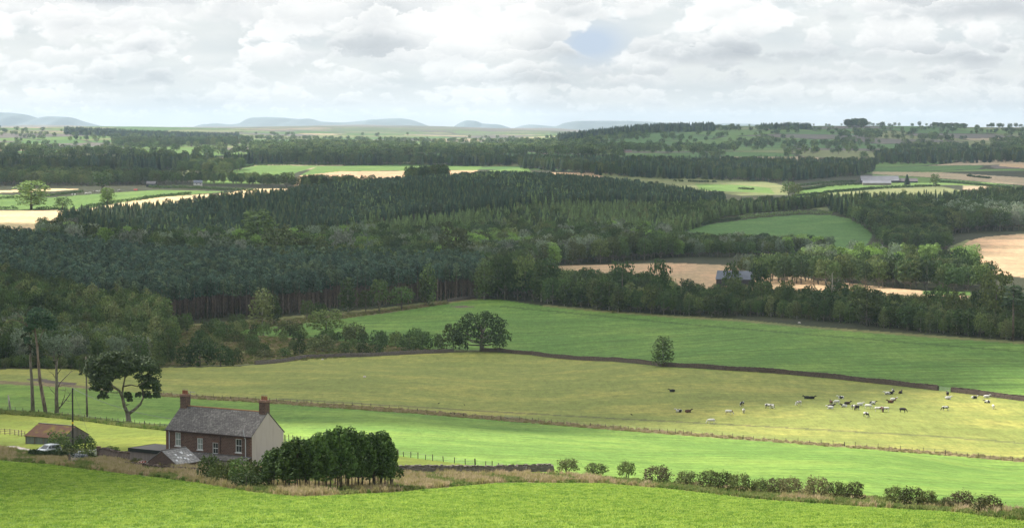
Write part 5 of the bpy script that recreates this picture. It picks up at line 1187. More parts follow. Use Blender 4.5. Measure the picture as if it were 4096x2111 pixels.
# ------------------------------------------------------------------ trees one can point at
T_ = [ # kind, foot x, foot y, top y, width (picture pixels), label
 ('oak', 1928, 1404, 1245, 206, 'big spreading oak at the end of the grey stone wall'),
 ('darkb', 1813, 1404, 1288, 92, 'dark upright tree crowding the left side of the big oak'),
 ('bush', 1690, 1398, 1325, 75, 'dark bush second left of the big oak'),
 ('bush', 1752, 1398, 1330, 56, 'small bush between two darker ones left of the big oak'),
 ('broad', 1998, 1408, 1332, 58, 'small tree under the right side of the big oak'),
 ('birch', 2651, 1466, 1346, 112, 'lone birch rising from the long stone wall in mid pasture'),
 ('broad', 1305, 1345, 1233, 138, 'large rounded tree at the left corner of the long green field'),
 ('paleb', 1161, 1342, 1280, 97, 'wide olive bush at the edge of the small green patch'),
 ('paleb', 1421, 1370, 1293, 92, 'loose pale bush right of the large rounded tree'),
 ('darkb', 1508, 1412, 1325, 68, 'dark egg shaped bush close above the grey wall'),
 ('bush', 1638, 1406, 1342, 94, 'broad reddish green bush above the grey wall'),
 ('bush', 1582, 1376, 1326, 48, 'small bush just behind the broad one above the wall'),
 ('bush', 1452, 1415, 1370, 52, 'low bush left of the dark egg shaped one'),
 ('paleb', 1290, 1406, 1340, 108, 'wide pale bush in the middle of the scrub'),
 ('bush', 1381, 1416, 1362, 67, 'round green bush right of the wide pale one in the scrub'),
 ('bush', 1345, 1362, 1325, 52, 'small dark bush at the foot of the large rounded tree'),
 ('bush', 1198, 1422, 1362, 47, 'narrow reddish bush in the scrub above the wall end'),
 ('bush', 1138, 1430, 1385, 52, 'dark low bush near the left wall end'),
 ('paleb', 1062, 1430, 1398, 78, 'low pale bush at the left wall end'),
 ('paleb', 1133, 1368, 1322, 34, 'slim pale sapling in the brown rough ground'),
 ('bush', 1010, 1425, 1385, 50, 'small bush left of the wall end'),
 ('paleb', 980, 1400, 1362, 60, 'pale bush on the brown bank left of the wall end'),
 ('broad', 707, 1343, 1256, 94, 'rounded bushy tree in front of the pine trunks'),
 ('broad', 748, 1338, 1250, 50, 'narrow pale tree beside the rounded bushy one before the pines'),
 ('bush', 538, 1349, 1293, 76, 'bright green round bush before the birch wood'),
 ('paleb', 829, 1334, 1308, 54, 'low flat bush on the bank under the pine trunks'),
 ('bush', 859, 1316, 1270, 48, 'dark bush at the foot of the pine trunks'),
 ('paleb', 946, 1294, 1254, 64, 'olive bush at the foot of the pine trunks'),
 ('paleb', 970, 1324, 1280, 50, 'yellow green bush by the small green patch'),
 ('birch', 1049, 1302, 1158, 112, 'tall grey green birch at the edge of the pine trunks'),
 ('birch', 1095, 1298, 1178, 70, 'shorter birch touching the tall grey green one'),
 ('broad', 1228, 1278, 1197, 58, 'small dark tree before the pines, right of the tall birch'),
 ('bush', 1280, 1272, 1208, 60, 'reddish brown bush before the pines'),
 ('darkb', 800, 1464, 1342, 108, 'tall dark rounded tree at the right end of the mixed wood'),
 ('darkb', 882, 1464, 1372, 96, 'dark dome shaped tree, last at the right end of the mixed wood'),
 ('bush', 935, 1462, 1388, 62, 'dark bush right of the last dome shaped tree'),
 ('darkb', 740, 1464, 1378, 70, 'dark low tree left of the tall rounded one at the wood end'),
 ('birch', 1392, 1250, 1115, 84, 'pale birch, leftmost of the loose trees beside the upper field'),
 ('dark', 1463, 1250, 1158, 66, 'dark small tree right of the leftmost pale birch'),
 ('broad', 1517, 1250, 1113, 88, 'fresh green tree with visible trunk beside the upper field'),
 ('broad', 1607, 1238, 1143, 92, 'low forked tree beside the upper field'),
 ('birch', 1712, 1222, 1062, 92, 'tall birch at the corner by the far stone wall'),
 ('dark', 1700, 1224, 1112, 52, 'dark narrow tree under the tall corner birch'),
 ('broad', 2020, 1206, 1012, 110, 'tall round tree at the top corner of the upper field'),
 ('broad', 2100, 1214, 1018, 104, 'tall tree second from the top corner of the upper field'),
 ('dark', 2190, 1226, 1030, 120, 'tall dark tree third from the top corner of the upper field'),
 ('dark', 2490, 1232, 1040, 110, 'dark tree against the left end of the brown field'),
 ('dark', 2640, 1232, 1030, 84, 'dark tree against the middle of the brown field'),
 ('broad', 2930, 1226, 1046, 78, 'drooping tree in front of the slate barn roof'),
 ('dark', 3040, 1258, 1052, 90, 'dark tall tree right of the slate barn roof'),
 ('dark', 2862, 1296, 1178, 84, 'dark dense tree in the young belt below the slate roofed barn'),
 ('dark', 3300, 1308, 1158, 132, 'large spreading dark tree in the belt behind the cattle'),
 ('dark', 3470, 1332, 1142, 118, 'tallest dark tree in the middle of the belt behind the cattle'),
 ('dark', 3640, 1340, 1218, 96, 'dark tree in the belt behind the right part of the wall'),
 ('dark', 3870, 1352, 1230, 110, 'broad dark tree in the right part of the belt'),
 ('dark', 3990, 1330, 1075, 150, 'great dark dome shaped tree near the right edge'),
 ('pine', 4058, 1364, 1140, 120, 'tall pine standing at the right edge above the green field'),
 ('dark', 1107, 0, 903, 165, 'great dark dome shaped tree in the valley beyond the pines'),
 ('poplar', 1030, 0, 843, 150, 'tall pale tree against the conifer hill beyond the pines'),
 ('willow', 880, 0, 945, 125, 'grey green willow left of the great dark tree beyond the pines'),
 ('willow', 1370, 0, 913, 110, 'rounded grey green willow right of the great dark tree beyond the pines'),
 ('dark', 1820, 0, 906, 140, 'second great dark tree in the valley, behind the end of the pines'),
 ('willow', 520, 0, 916, 95, 'pale willow at the foot of the dark conifers on the left'),
 ('poplar', 125, 838, 724, 118, 'large pale poplar in the sunlit field at the far left'),
 ('broad', 250, 838, 788, 72, 'small spreading tree on the hedge of the sunlit far field'),
 ('poplar', 429, 818, 752, 58, 'upright pale tree on the hedge of the sunlit far field'),
 ('dark', 1147, 750, 687, 70, 'dark round tree at the corner of the far brown field'),
 ('broad', 1054, 740, 698, 42, 'light crowned tree left of the dark one by the far green field'),
 ('broad', 997, 740, 703, 34, 'small leggy tree below the far green field'),
 ('dark', 408, 765, 682, 84, 'large dark tree behind the sunlit far field'),
 ('dark', 3741, 748, 694, 44, 'dark lone tree right of the long grey farm shed'),
 ('spruce', 3628, 742, 697, 34, 'dark conifer beside the long grey farm shed'),
 ('broad', 3155, 788, 724, 60, 'tall bush at the corner of the far pale field'),
 ('dark', 3180, 790, 735, 50, 'dark tree at the corner of the far pale field'),
]
for k, (kd, bx, by, ty, w, lb) in enumerate(T_):
    hid = {1107: 1540, 1030: 1650, 880: 1550, 1370: 1590, 1820: 1550, 520: 1600, 2020: 1255, 2100: 1250, 2190: 1240, 2490: 1190, 2640: 1150, 2930: 1190, 3040: 1140, 2862: 1100, 3300: 1030, 3470: 985, 3640: 965, 3870: 935, 3990: 960, 4058: 905}.get(bx)
    tpx(kd, bx, by, ty, w, lb, d=hid, var=0 if kd == 'oak' else None)
# hawthorn bushes of the boundary row, left to right
HAW = [(2273, 1893, 1842, 92), (2385, 1903, 1860, 92), (2506, 1910, 1853, 62), (2630, 1932, 1872, 100), (2746, 1946, 1892, 86), (2835, 1956, 1888, 74), (2896, 1966, 1894, 76), (2958, 1972, 1902, 88), (3040, 1976, 1922, 72), (3105, 1980, 1918, 74), (3165, 1984, 1916, 84),
       (3268, 1998, 1914, 92), (3345, 1996, 1934, 92), (3418, 2006, 1934, 74), (3580, 2020, 1952, 78), (3650, 2030, 1956, 90), (3716, 2034, 1968, 70), (3782, 2038, 1995, 44), (3846, 2046, 1972, 104), (3950, 2058, 1988, 104)]
ORD = ['first', 'second', 'third', 'fourth', 'fifth', 'sixth', 'seventh', 'eighth', 'ninth', 'tenth', 'eleventh', 'twelfth', 'thirteenth', 'fourteenth', 'fifteenth', 'sixteenth', 'seventeenth', 'eighteenth', 'nineteenth', 'twentieth']
for k, (bx, by, ty, w) in enumerate(HAW):
    tpx('haw', bx, by, ty - 10, w, ORD[k] + ' hawthorn bush from the left in the loose boundary row', 'hawthorn bushes along the field boundary', var=k)
# clump of garden conifers beside the house: front row then back row
CYP = [(1075, 1952, 1812, 66), (1108, 1956, 1800, 78), (1150, 1960, 1775, 80), (1190, 1962, 1762, 84), (1232, 1962, 1768, 80), (1272, 1962, 1742, 88), (1316, 1962, 1732, 90), (1362, 1962, 1718, 92), (1405, 1960, 1722, 90), (1448, 1958, 1738, 84), (1488, 1956, 1742, 84), (1530, 1954, 1735, 88), (1562, 1950, 1775, 62)]
for k, (bx, by, ty, w) in enumerate(CYP):
    tpx('cypress', bx + random.uniform(-4, 4), by, ty - 6, w * 1.4, ORD[k] + ' conifer from the left in the front of the dense clump by the house', 'garden conifers in the clump right of the house', var=k)
for k, (bx, ty, w) in enumerate([(1130, 1795, 70), (1215, 1758, 80), (1295, 1735, 90), (1345, 1716, 92), (1385, 1720, 90), (1425, 1745, 84), (1505, 1738, 90)]):
    p = at(bx, 1956, 200, 420); q = on(bx, p.y + 4.5); by = proj(*q)[1]; m = q.y / F
    tree('cypress', q, (by - ty) * m, w * 1.2 * m, ORD[k] + ' conifer from the left in the back of the dense clump by the house', 'garden conifers at the back of the clump', var=k + 1)
# hedge of overgrown bushes between house and conifers
for k, (bx, by, ty, w, kd, lb) in enumerate([(836, 1925, 1815, 88, 'bush', 'tall olive bush against the lean-to of the farmhouse'), (905, 1938, 1832, 96, 'bush', 'wide dark bush in front of the farmhouse wall'), (965, 1945, 1828, 100, 'bush', 'rounded bush under the right corner of the farmhouse'), (1030, 1950, 1836, 96, 'bush', 'dark bush at the left foot of the conifer clump'), (870, 1932, 1860, 80, 'bush', 'low bush in front of the tall olive one'), (985, 1955, 1880, 120, 'bush', 'low spreading bush before the farmhouse corner'),
        (235, 1800, 1722, 90, 'paleb', 'white flowering bush in front of the barn'), (340, 1812, 1738, 88, 'bush', 'green bush between barn and brick gate pillar'), (262, 1815, 1770, 100, 'bush', 'low bush at the foot of the dark pole'), (215, 1828, 1795, 70, 'bush', 'low hedge bush beside the white car'), (300, 1828, 1790, 110, 'paleb', 'spreading creeper covered bush behind the drums'), (350, 1835, 1795, 70, 'bush', 'rank green bush beside the open white gate'), (445, 1808, 1782, 60, 'bush', 'straggly plants on top of the brown yard wall'),
        (545, 1862, 1828, 50, 'paleb', 'garden plants before the flat roofed extension')]):
    tpx(kd, bx, by, ty, w, lb)
def flowers():
    p = at(575, 1868, 260, 400); m = MB(); rr = random.Random(5); r = empty('flowering_plant', p); tag(r, 'rose bush with red and white flowers left of the stone shed', 'plant')
    V = lobe((0, 0, .4), .75, .6, 260, .14, np.random.default_rng(2), .8, -.5); c = MB(); c.quads(V); c.build('foliage', M['leaf_hedge'], r)
    for nm, col in (('red_flowers', (.5, .03, .03)), ('white_flowers', (.7, .66, .62))):
        D = RNG.normal(size=(60, 3)); D /= np.linalg.norm(D, axis=1, keepdims=True); D[:, 2] = abs(D[:, 2]); c = MB(); c.quads(leaf_quads(np.array([0, 0, .4]) + D * np.array([.95, .8, .5]), D, np.full(60, .13), RNG)); o = c.build(nm, plain(nm, col, .6, .1), r); o['kind'] = 'stuff'
flowers()

# ------------------------------------------------------------------ the old pines behind the barn
def pxp(x, y, Y): xn, s = ray(x, y); return Vector((xn * Y, Y, ZC - s * Y))
def branchy(name, base_px, label, cat, limbs, pads, leafm, barkm, thick, seed=1, padn=70, leaf=.42, d=None, twigs=0):
    """limbs: lists of (px, py, depth offset) with end radii; real tubes in the round"""
    p0 = on(base_px[0], d) if d else at(base_px[0], base_px[1], 350, 900); Y = p0.y; r = empty(name, p0); tag(r, label, cat); m = MB(); rr = random.Random(seed)
    for pts, r0, r1 in limbs:
        Pw = [pxp(x, y, Y + dd) - p0 for x, y, dd in pts]
        n = len(Pw); m.tube(Pw, [r0 + (r1 - r0) * i / (n - 1) for i in range(n)], 7)
        for _ in range(twigs):
            i = rr.randrange(max(1, n - 2), n); a = Pw[i]; b = a + Vector((rr.uniform(-1.3, 1.3), rr.uniform(-1, 1), rr.uniform(-.2, 1.2))); c = b + Vector((rr.uniform(-.6, .6), rr.uniform(-.5, .5), rr.uniform(0, .6))); m.tube([a, b, c], [r1 * .8, r1 * .5, .015], 4)
    m.build('trunk', M[barkm], r, smooth=True)
    if pads:
        rg = np.random.default_rng(seed); L = []
        for x, y, rad, dd in pads:
            c = pxp(x, y, Y + dd) - p0; L.append(lobe(tuple(c), rad, .65, padn, leaf, rg, .8, -.5))
        c = MB(); c.quads(np.vstack(L)); c.build('crown', M[leafm], r)
def crown_pads(poly, n, rad, dd, seed, flat=1.0):
    rg = np.random.default_rng(seed); P = np.array(poly, float); out = []; x0, y0 = P.min(0); x1, y1 = P.max(0); cx = (x0 + x1) / 2; hw = (x1 - x0) / 2
    while len(out) < n:
        x = rg.uniform(x0, x1); y = rg.uniform(y0, y1)
        if in_poly(np.array([x]), np.array([y]), poly)[0]:
            k = math.sqrt(max(0.05, 1 - ((x - cx) / hw) ** 2)); out.append((x, y, rg.uniform(*rad), rg.uniform(-dd, dd) * k))
    return out
branchy('pine_tree', (515, 1690), 'big old forked pine with dark spreading crown behind the farmyard', 'tree',
        [([(515, 1694, 0), (514, 1672, 0), (510, 1650, 0)], .62, .5), ([(510, 1652, 0), (498, 1625, -.3), (490, 1590, -.6), (478, 1562, -1), (452, 1545, -1.5), (436, 1520, -1.8)], .42, .2), ([(513, 1655, 0), (540, 1636, .4), (562, 1615, .8), (574, 1588, 1), (570, 1560, 1.2), (575, 1520, 1.4), (560, 1475, 1.0)], .36, .14),
         ([(488, 1585, -.6), (492, 1550, 0), (500, 1510, 0), (496, 1460, 0)], .25, .1), ([(478, 1562, -1), (470, 1570, -2), (440, 1568, -3), (410, 1560, -3)], .14, .05), ([(492, 1545, 0), (525, 1538, -1), (550, 1545, -2), (590, 1520, -2.5)], .18, .07), ([(436, 1520, -1.8), (420, 1490, -1), (400, 1460, 0)], .16, .06), ([(575, 1585, 1), (600, 1570, .5), (615, 1570, 0)], .12, .05), ([(500, 1510, 0), (530, 1480, 2), (560, 1450, 2.5)], .14, .05), ([(505, 1618, -.3), (518, 1616, -.6)], .13, .07)],
        crown_pads([(362, 1440), (400, 1418), (450, 1412), (500, 1421), (570, 1430), (618, 1455), (628, 1490), (610, 1545), (575, 1520), (500, 1500), (440, 1520), (400, 1545), (370, 1530), (352, 1495)], 125, (1.0, 1.7), 4.4, 5)
        + crown_pads([(580, 1500), (625, 1500), (640, 1590), (600, 1595), (560, 1575)], 16, (.7, 1.1), 2.5, 6) + crown_pads([(365, 1530), (440, 1530), (450, 1585), (400, 1592), (370, 1560)], 16, (.6, 1.0), 2.5, 7) + crown_pads([(500, 1575), (560, 1570), (560, 1600), (510, 1600)], 6, (.5, .8), 1.5, 8), 'leaf_scots', 'bark_grey', 1, seed=4, padn=105, leaf=.46)
branchy('pine_tree', (184, 1650), 'tall leaning red barked pine with a small high crown', 'tree',
        [([(184, 1654, 0), (172, 1590, 0), (160, 1520, 0), (154, 1450, 0), (148, 1380, 0), (140, 1320, 0), (138, 1275, 0)], .48, .14), ([(150, 1400, 0), (165, 1340, .5), (185, 1300, .8)], .16, .06), ([(140, 1330, 0), (115, 1310, -.5), (90, 1288, -.5), (50, 1278, -1), (25, 1290, -1)], .12, .03), ([(115, 1310, -.5), (85, 1262, .5), (40, 1262, .5)], .08, .02), ([(95, 1290, -.5), (70, 1250, -1), (50, 1243, -1)], .06, .02), ([(142, 1300, 0), (165, 1270, 0), (190, 1260, 0)], .12, .05)],
        crown_pads([(96, 1262), (120, 1242), (165, 1233), (195, 1250), (216, 1275), (222, 1300), (200, 1322), (178, 1300), (150, 1300), (110, 1320), (95, 1290)], 50, (.8, 1.4), 2.4, 9) + crown_pads([(98, 1300), (125, 1300), (122, 1372), (100, 1370)], 7, (.5, .8), 1, 10), 'leaf_spruce', 'bark_red', 1, seed=6, padn=70, leaf=.38)
branchy('pine_tree', (132, 1646), 'straight grey pine trunk with thin foliage, leftmost of the group', 'tree',
        [([(132, 1650, 0), (130, 1590, 0), (127, 1520, 0), (122, 1450, 0), (121, 1380, 0)], .50, .2), ([(121, 1380, 0), (118, 1330, 0)], .18, .05), ([(122, 1400, 0), (110, 1370, .4)], .1, .04)],
        crown_pads([(88, 1322), (125, 1325), (130, 1400), (110, 1420), (92, 1380)], 9, (.45, .75), 1.2, 12), 'leaf_scots', 'bark_grey', 1, seed=8, padn=50, leaf=.36)
branchy('dead_tree', (229, 1654), 'leafless dead tree with twisted bare branches between the pines', 'tree',
        [([(229, 1658, 0), (226, 1600, 0), (227, 1540, 0), (226, 1480, 0), (228, 1440, 0)], .5, .2), ([(228, 1440, 0), (236, 1415, 0), (246, 1420, 0), (250, 1408, 0)], .16, .05), ([(227, 1470, 0), (218, 1440, 0), (215, 1410, 0), (235, 1385, 0)], .14, .03), ([(229, 1640, 0), (245, 1622, .3), (262, 1600, .6), (280, 1575, .8), (290, 1560, 1)], .2, .05), ([(245, 1620, .3), (258, 1585, -.5), (262, 1560, -.8)], .12, .04), ([(226, 1560, 0), (240, 1530, .5), (262, 1508, .6), (285, 1485, .6), (300, 1478, .6)], .14, .03),
         ([(226, 1520, 0), (212, 1495, -.4), (200, 1488, -.4)], .1, .03), ([(226, 1580, 0), (205, 1560, -.4), (196, 1545, -.4)], .09, .03), ([(227, 1545, 0), (250, 1540, 0), (300, 1545, 0)], .09, .02), ([(227, 1500, 0), (250, 1465, 0), (290, 1462, 0)], .1, .02), ([(220, 1430, 0), (195, 1420, 0), (180, 1412, 0), (168, 1420, 0)], .09, .03), ([(262, 1600, .6), (285, 1605, .6), (300, 1600, .6)], .07, .02)], None, None, 'bark_grey', 1, seed=9, twigs=3)
branchy('pine_tree', (349, 1666), 'thin bare stem with a few dark tufts between dead tree and big pine', 'tree',
        [([(349, 1670, 0), (347, 1600, 0), (346, 1530, 0), (345, 1470, 0), (344, 1425, 0)], .26, .12), ([(345, 1500, 0), (328, 1488, 0), (320, 1482, 0)], .06, .03), ([(344, 1440, 0), (330, 1425, 0)], .05, .02)],
        [(328, 1486, .6, 0), (338, 1478, .55, .3), (322, 1496, .45, -.2), (346, 1488, .4, 0), (350, 1470, .4, 0)], 'leaf_scots', 'bark_grey', 1, seed=10, padn=45, leaf=.34)
branchy('dead_tree', (3326, 1215), 'bare dead tree standing against the brown field', 'tree',
        [([(3326, 1250, 0), (3326, 1180, 0), (3330, 1130, 0), (3328, 1095, 0)], .45, .1), ([(3328, 1170, 0), (3345, 1140, 1), (3356, 1115, 1)], .18, .05), ([(3326, 1160, 0), (3308, 1135, -1), (3300, 1115, -1)], .16, .05), ([(3330, 1150, 0), (3352, 1160, 1), (3360, 1165, 1)], .12, .04), ([(3328, 1130, 0), (3318, 1105, 0), (3308, 1095, 0)], .1, .03)], None, None, 'bark_pale', 1, seed=11, twigs=3, d=1085)

# ------------------------------------------------------------------ hedges
def hedge(px_line, h, w, label, d0, d1, key='leaf_hedge', keep=1.0, seed=1, name='hedge'):
    P = line_pts(px_line, w * .8, d0, d1); rg = np.random.default_rng(seed); L = []; o0 = P[0]; D = P[0].y; s = max(.3, D / 2550 * .85)
    for p in P:
        if rg.uniform() > keep: continue
        hh = h * rg.uniform(.75, 1.25); q = p - o0
        for j in range(2):
            c = (q.x + rg.uniform(-.2, .2) * w, q.y + rg.uniform(-.2, .2) * w, q.z + hh * (.35 + .3 * j)); L.append(lobe(c, w * .55 * rg.uniform(.8, 1.15), hh / w * .62, int(max(14, 34 * (w / s) ** 1.2 / 6)), s, rg, .6, -.8))
    m = MB(); m.quads(np.vstack(L)); o = m.build(name, M[key], None, o0); tag(o, label, 'hedge')
hedge([(2640, 952), (2720, 922), (2850, 893), (2960, 878)], 3, 3.5, 'left part of the hedge curving over the green hill field', 1700, 2420, seed=2)
hedge([(2960, 878), (3050, 868), (3200, 857), (3320, 858)], 4, 4.5, 'top part of the hedge curving over the green hill field', 1800, 2450, seed=3, key='leaf_larch')
hedge([(337, 834), (456, 812), (560, 800), (652, 787), (760, 779)], 2.6, 3, 'long hedge between sunlit green field and stubble', 1800, 2900, seed=4)
hedge([(600, 752), (760, 755), (900, 762), (1030, 767)], 3, 4, 'dark hedge behind the stubble strip at far left', 2200, 2900, seed=5)
hedge([(150, 838), (260, 838)], 2.4, 3, 'short hedge by the small spreading tree on the far field', 1800, 2500, seed=6)
hedge([(-60, 836), (60, 838)], 3, 4, 'hedge at the left edge of the far stubble field', 1800, 2500, seed=7)
hedge([(-60, 800), (80, 792), (200, 785), (330, 772)], 2.8, 3.5, 'hedge across the sunlit green field at far left', 1900, 2700, seed=8)
hedge([(1030, 662), (1272, 662), (1500, 660), (1680, 659)], 2.6, 5, 'hedge along the top of the far bright green field', 2800, 3800, seed=9)
hedge([(3296, 774), (3400, 765), (3513, 756), (3640, 750), (3757, 745)], 2.6, 3.5, 'hedge above the far pale field on the right', 2200, 3200, seed=10)
hedge([(3190, 786), (3290, 776)], 2.6, 4, 'short thick hedge left of the far pale field', 2200, 3200, seed=11)
hedge([(3195, 745), (3300, 735), (3420, 730)], 3, 4, 'hedge leading to the long grey farm shed', 2300, 3300, seed=12)
hedge([(3190, 764), (3300, 748), (3440, 740)], 3, 4, 'thick hedge under the long grey farm shed', 2300, 3300, seed=13)
hedge([(3770, 730), (3900, 740), (4010, 752), (4096, 762)], 2.6, 4, 'hedge running right from the dark lone tree', 2300, 3500, seed=14)
hedge([(2700, 726), (2780, 728), (2860, 730)], 2.2, 4, 'row of small bushes in the far pale field', 2400, 3400, seed=15, keep=.8)
hedge([(2960, 757), (3010, 759)], 2.4, 4, 'pair of bushes low in the far pale field', 2400, 3400, seed=16)
hedge([(3870, 705), (3960, 715)], 2.4, 4, 'row of bushes in the tan field at far right', 2700, 3700, seed=17, keep=.8)
hedge([(800, 722), (860, 700), (940, 678), (1010, 664)], 2.4, 4, 'hedge rising along the left of the far bright field', 2600, 3700, seed=18)
hedge([(1174, 745), (1230, 745), (1300, 742)], 4, 6, 'bushy hedge below the far brown field', 2300, 2900, seed=19)
hedge([(130, 1820), (200, 1834)], 1.0, 1.2, 'low creeper covered bank beside the parked car', 300, 450, seed=20)
hedge([(200, 1834), (300, 1838), (360, 1836)], 1.1, 1.3, 'overgrown low hedge between car and metal gate', 300, 450, seed=21)

# ------------------------------------------------------------------ cattle
def hide(name, a, b, thr):
    m, T, p, out = new_mat(name); tc = T.new('ShaderNodeTexCoord'); oi = T.new('ShaderNodeObjectInfo')
    v = T.new('ShaderNodeVectorMath', operation='ADD'); T.set(v, 0, tc.outputs['Object']); T.set(v, 1, T.comb(T.math('MULTIPLY', oi.outputs['Random'], 9), T.math('MULTIPLY', oi.outputs['Random'], 31), 0))
    n = T.noise(v.outputs[0], 1.5, 2.0, 0.4); T.set(p, 'Base Color', T.mix(T.smooth(n, thr - .01, thr + .01), a + (1,), b + (1,))); T.set(p, 'Roughness', 0.7); return m
BK, WH, BR, DB = (.018, .016, .015), (.62, .60, .56), (.16, .07, .04), (.05, .028, .02)
HIDE = dict(bw=hide('black_white_hide', BK, WH, .5), wb=hide('mostly_white_hide', WH, BK, .58), wr=hide('white_brown_hide', WH, BR, .55), w=hide('white_hide', WH, WH, .5), k=hide('black_hide', BK, BK, .5), br=hide('brown_hide', BR, DB, .5), db=hide('dark_brown_hide', DB, BK, .5))
def cow_mesh(pose):
    m = MB()
    if pose == 'lie':
        m.tube([(-.85, 0, .35), (-.7, 0, .42), (-.2, 0, .46), (.4, 0, .46), (.75, 0, .42)], [.16, .36, .44, .40, .22], 14)
        m.tube([(.6, 0, .55), (.9, 0, .82), (1.05, 0, .92)], [.24, .16, .13], 10); m.tube([(.98, 0, .98), (1.2, 0, .92), (1.45, 0, .78)], [.14, .13, .08], 10)
        for s in (-1, 1): m.tube([(.5, .25 * s, .2), (.85, .32 * s, .10), (.55, .38 * s, .07)], [.12, .07, .05], 7); m.tube([(-.6, .3 * s, .25), (-.15, .45 * s, .1), (-.5, .5 * s, .07)], [.16, .08, .05], 7); m.tube([(1.0, .1 * s, 1.02), (.98, .28 * s, 1.04)], [.05, .03], 6)
    else:
        m.tube([(-.92, 0, 1.12), (-.8, 0, 1.06), (-.45, 0, 1.02), (.0, 0, .98), (.45, 0, 1.0), (.75, 0, 1.05), (.9, 0, 1.05)], [.12, .30, .35, .38, .36, .28, .16], 14)
        for s in (-1, 1):
            m.tube([(.58, .17 * s, .95), (.6, .17 * s, .5), (.58, .17 * s, .45), (.6, .17 * s, .02)], [.15, .075, .07, .055], 8)
            m.tube([(-.66, .18 * s, 1.0), (-.58, .19 * s, .68), (-.74, .18 * s, .46), (-.70, .18 * s, .02)], [.2, .12, .065, .055], 8)
        if pose == 'graze':
            m.tube([(.75, 0, 1.08), (1.05, 0, .85), (1.22, 0, .55)], [.22, .15, .11], 10); m.tube([(1.2, 0, .58), (1.3, 0, .38), (1.36, 0, .14)], [.13, .11, .07], 10); hx, hz = 1.2, .56
        else:
            m.tube([(.75, 0, 1.12), (1.02, 0, 1.3), (1.15, 0, 1.38)], [.22, .15, .12], 10); m.tube([(1.1, 0, 1.42), (1.35, 0, 1.32), (1.58, 0, 1.2)], [.13, .11, .07], 10); hx, hz = 1.12, 1.45
        for s in (-1, 1): m.tube([(hx, .1 * s, hz), (hx - .03, .27 * s, hz + .03)], [.05, .03], 6)
        m.tube([(-.92, 0, 1.2), (-1.02, 0, 1.0), (-1.02, 0, .55)], [.04, .03, .045], 6)
    me = m.mesh('tmp', []); o = bpy.data.objects.new('tmp', me); COL.objects.link(o); md = o.modifiers.new('r', 'REMESH'); md.mode = 'VOXEL'; md.voxel_size = .04
    dg = bpy.context.evaluated_depsgraph_get(); ev = o.evaluated_get(dg); out = bpy.data.meshes.new_from_object(ev); bpy.data.objects.remove(o); out.name = 'cow_' + pose
    out.polygons.foreach_set('use_smooth', [True] * len(out.polygons)); return out
CM = {(ps, hd): None for ps in ('graze', 'stand', 'lie') for hd in HIDE}
_cm = {ps: cow_mesh(ps) for ps in ('graze', 'stand', 'lie')}
def cow(px, py, hd, ps, deg, label, d0=480, d1=900, sc=.94):
    if CM[(ps, hd)] is None:
        me = _cm[ps].copy(); me.materials.clear(); me.materials.append(HIDE[hd]); CM[(ps, hd)] = me
    o = link('cow', CM[(ps, hd)], None, at(px, py, d0, d1)); o.rotation_euler = (0, 0, R(deg)); o.scale = (sc,) * 3; tag(o, label, 'cow', 'cattle grazing and resting in the pasture'); return o
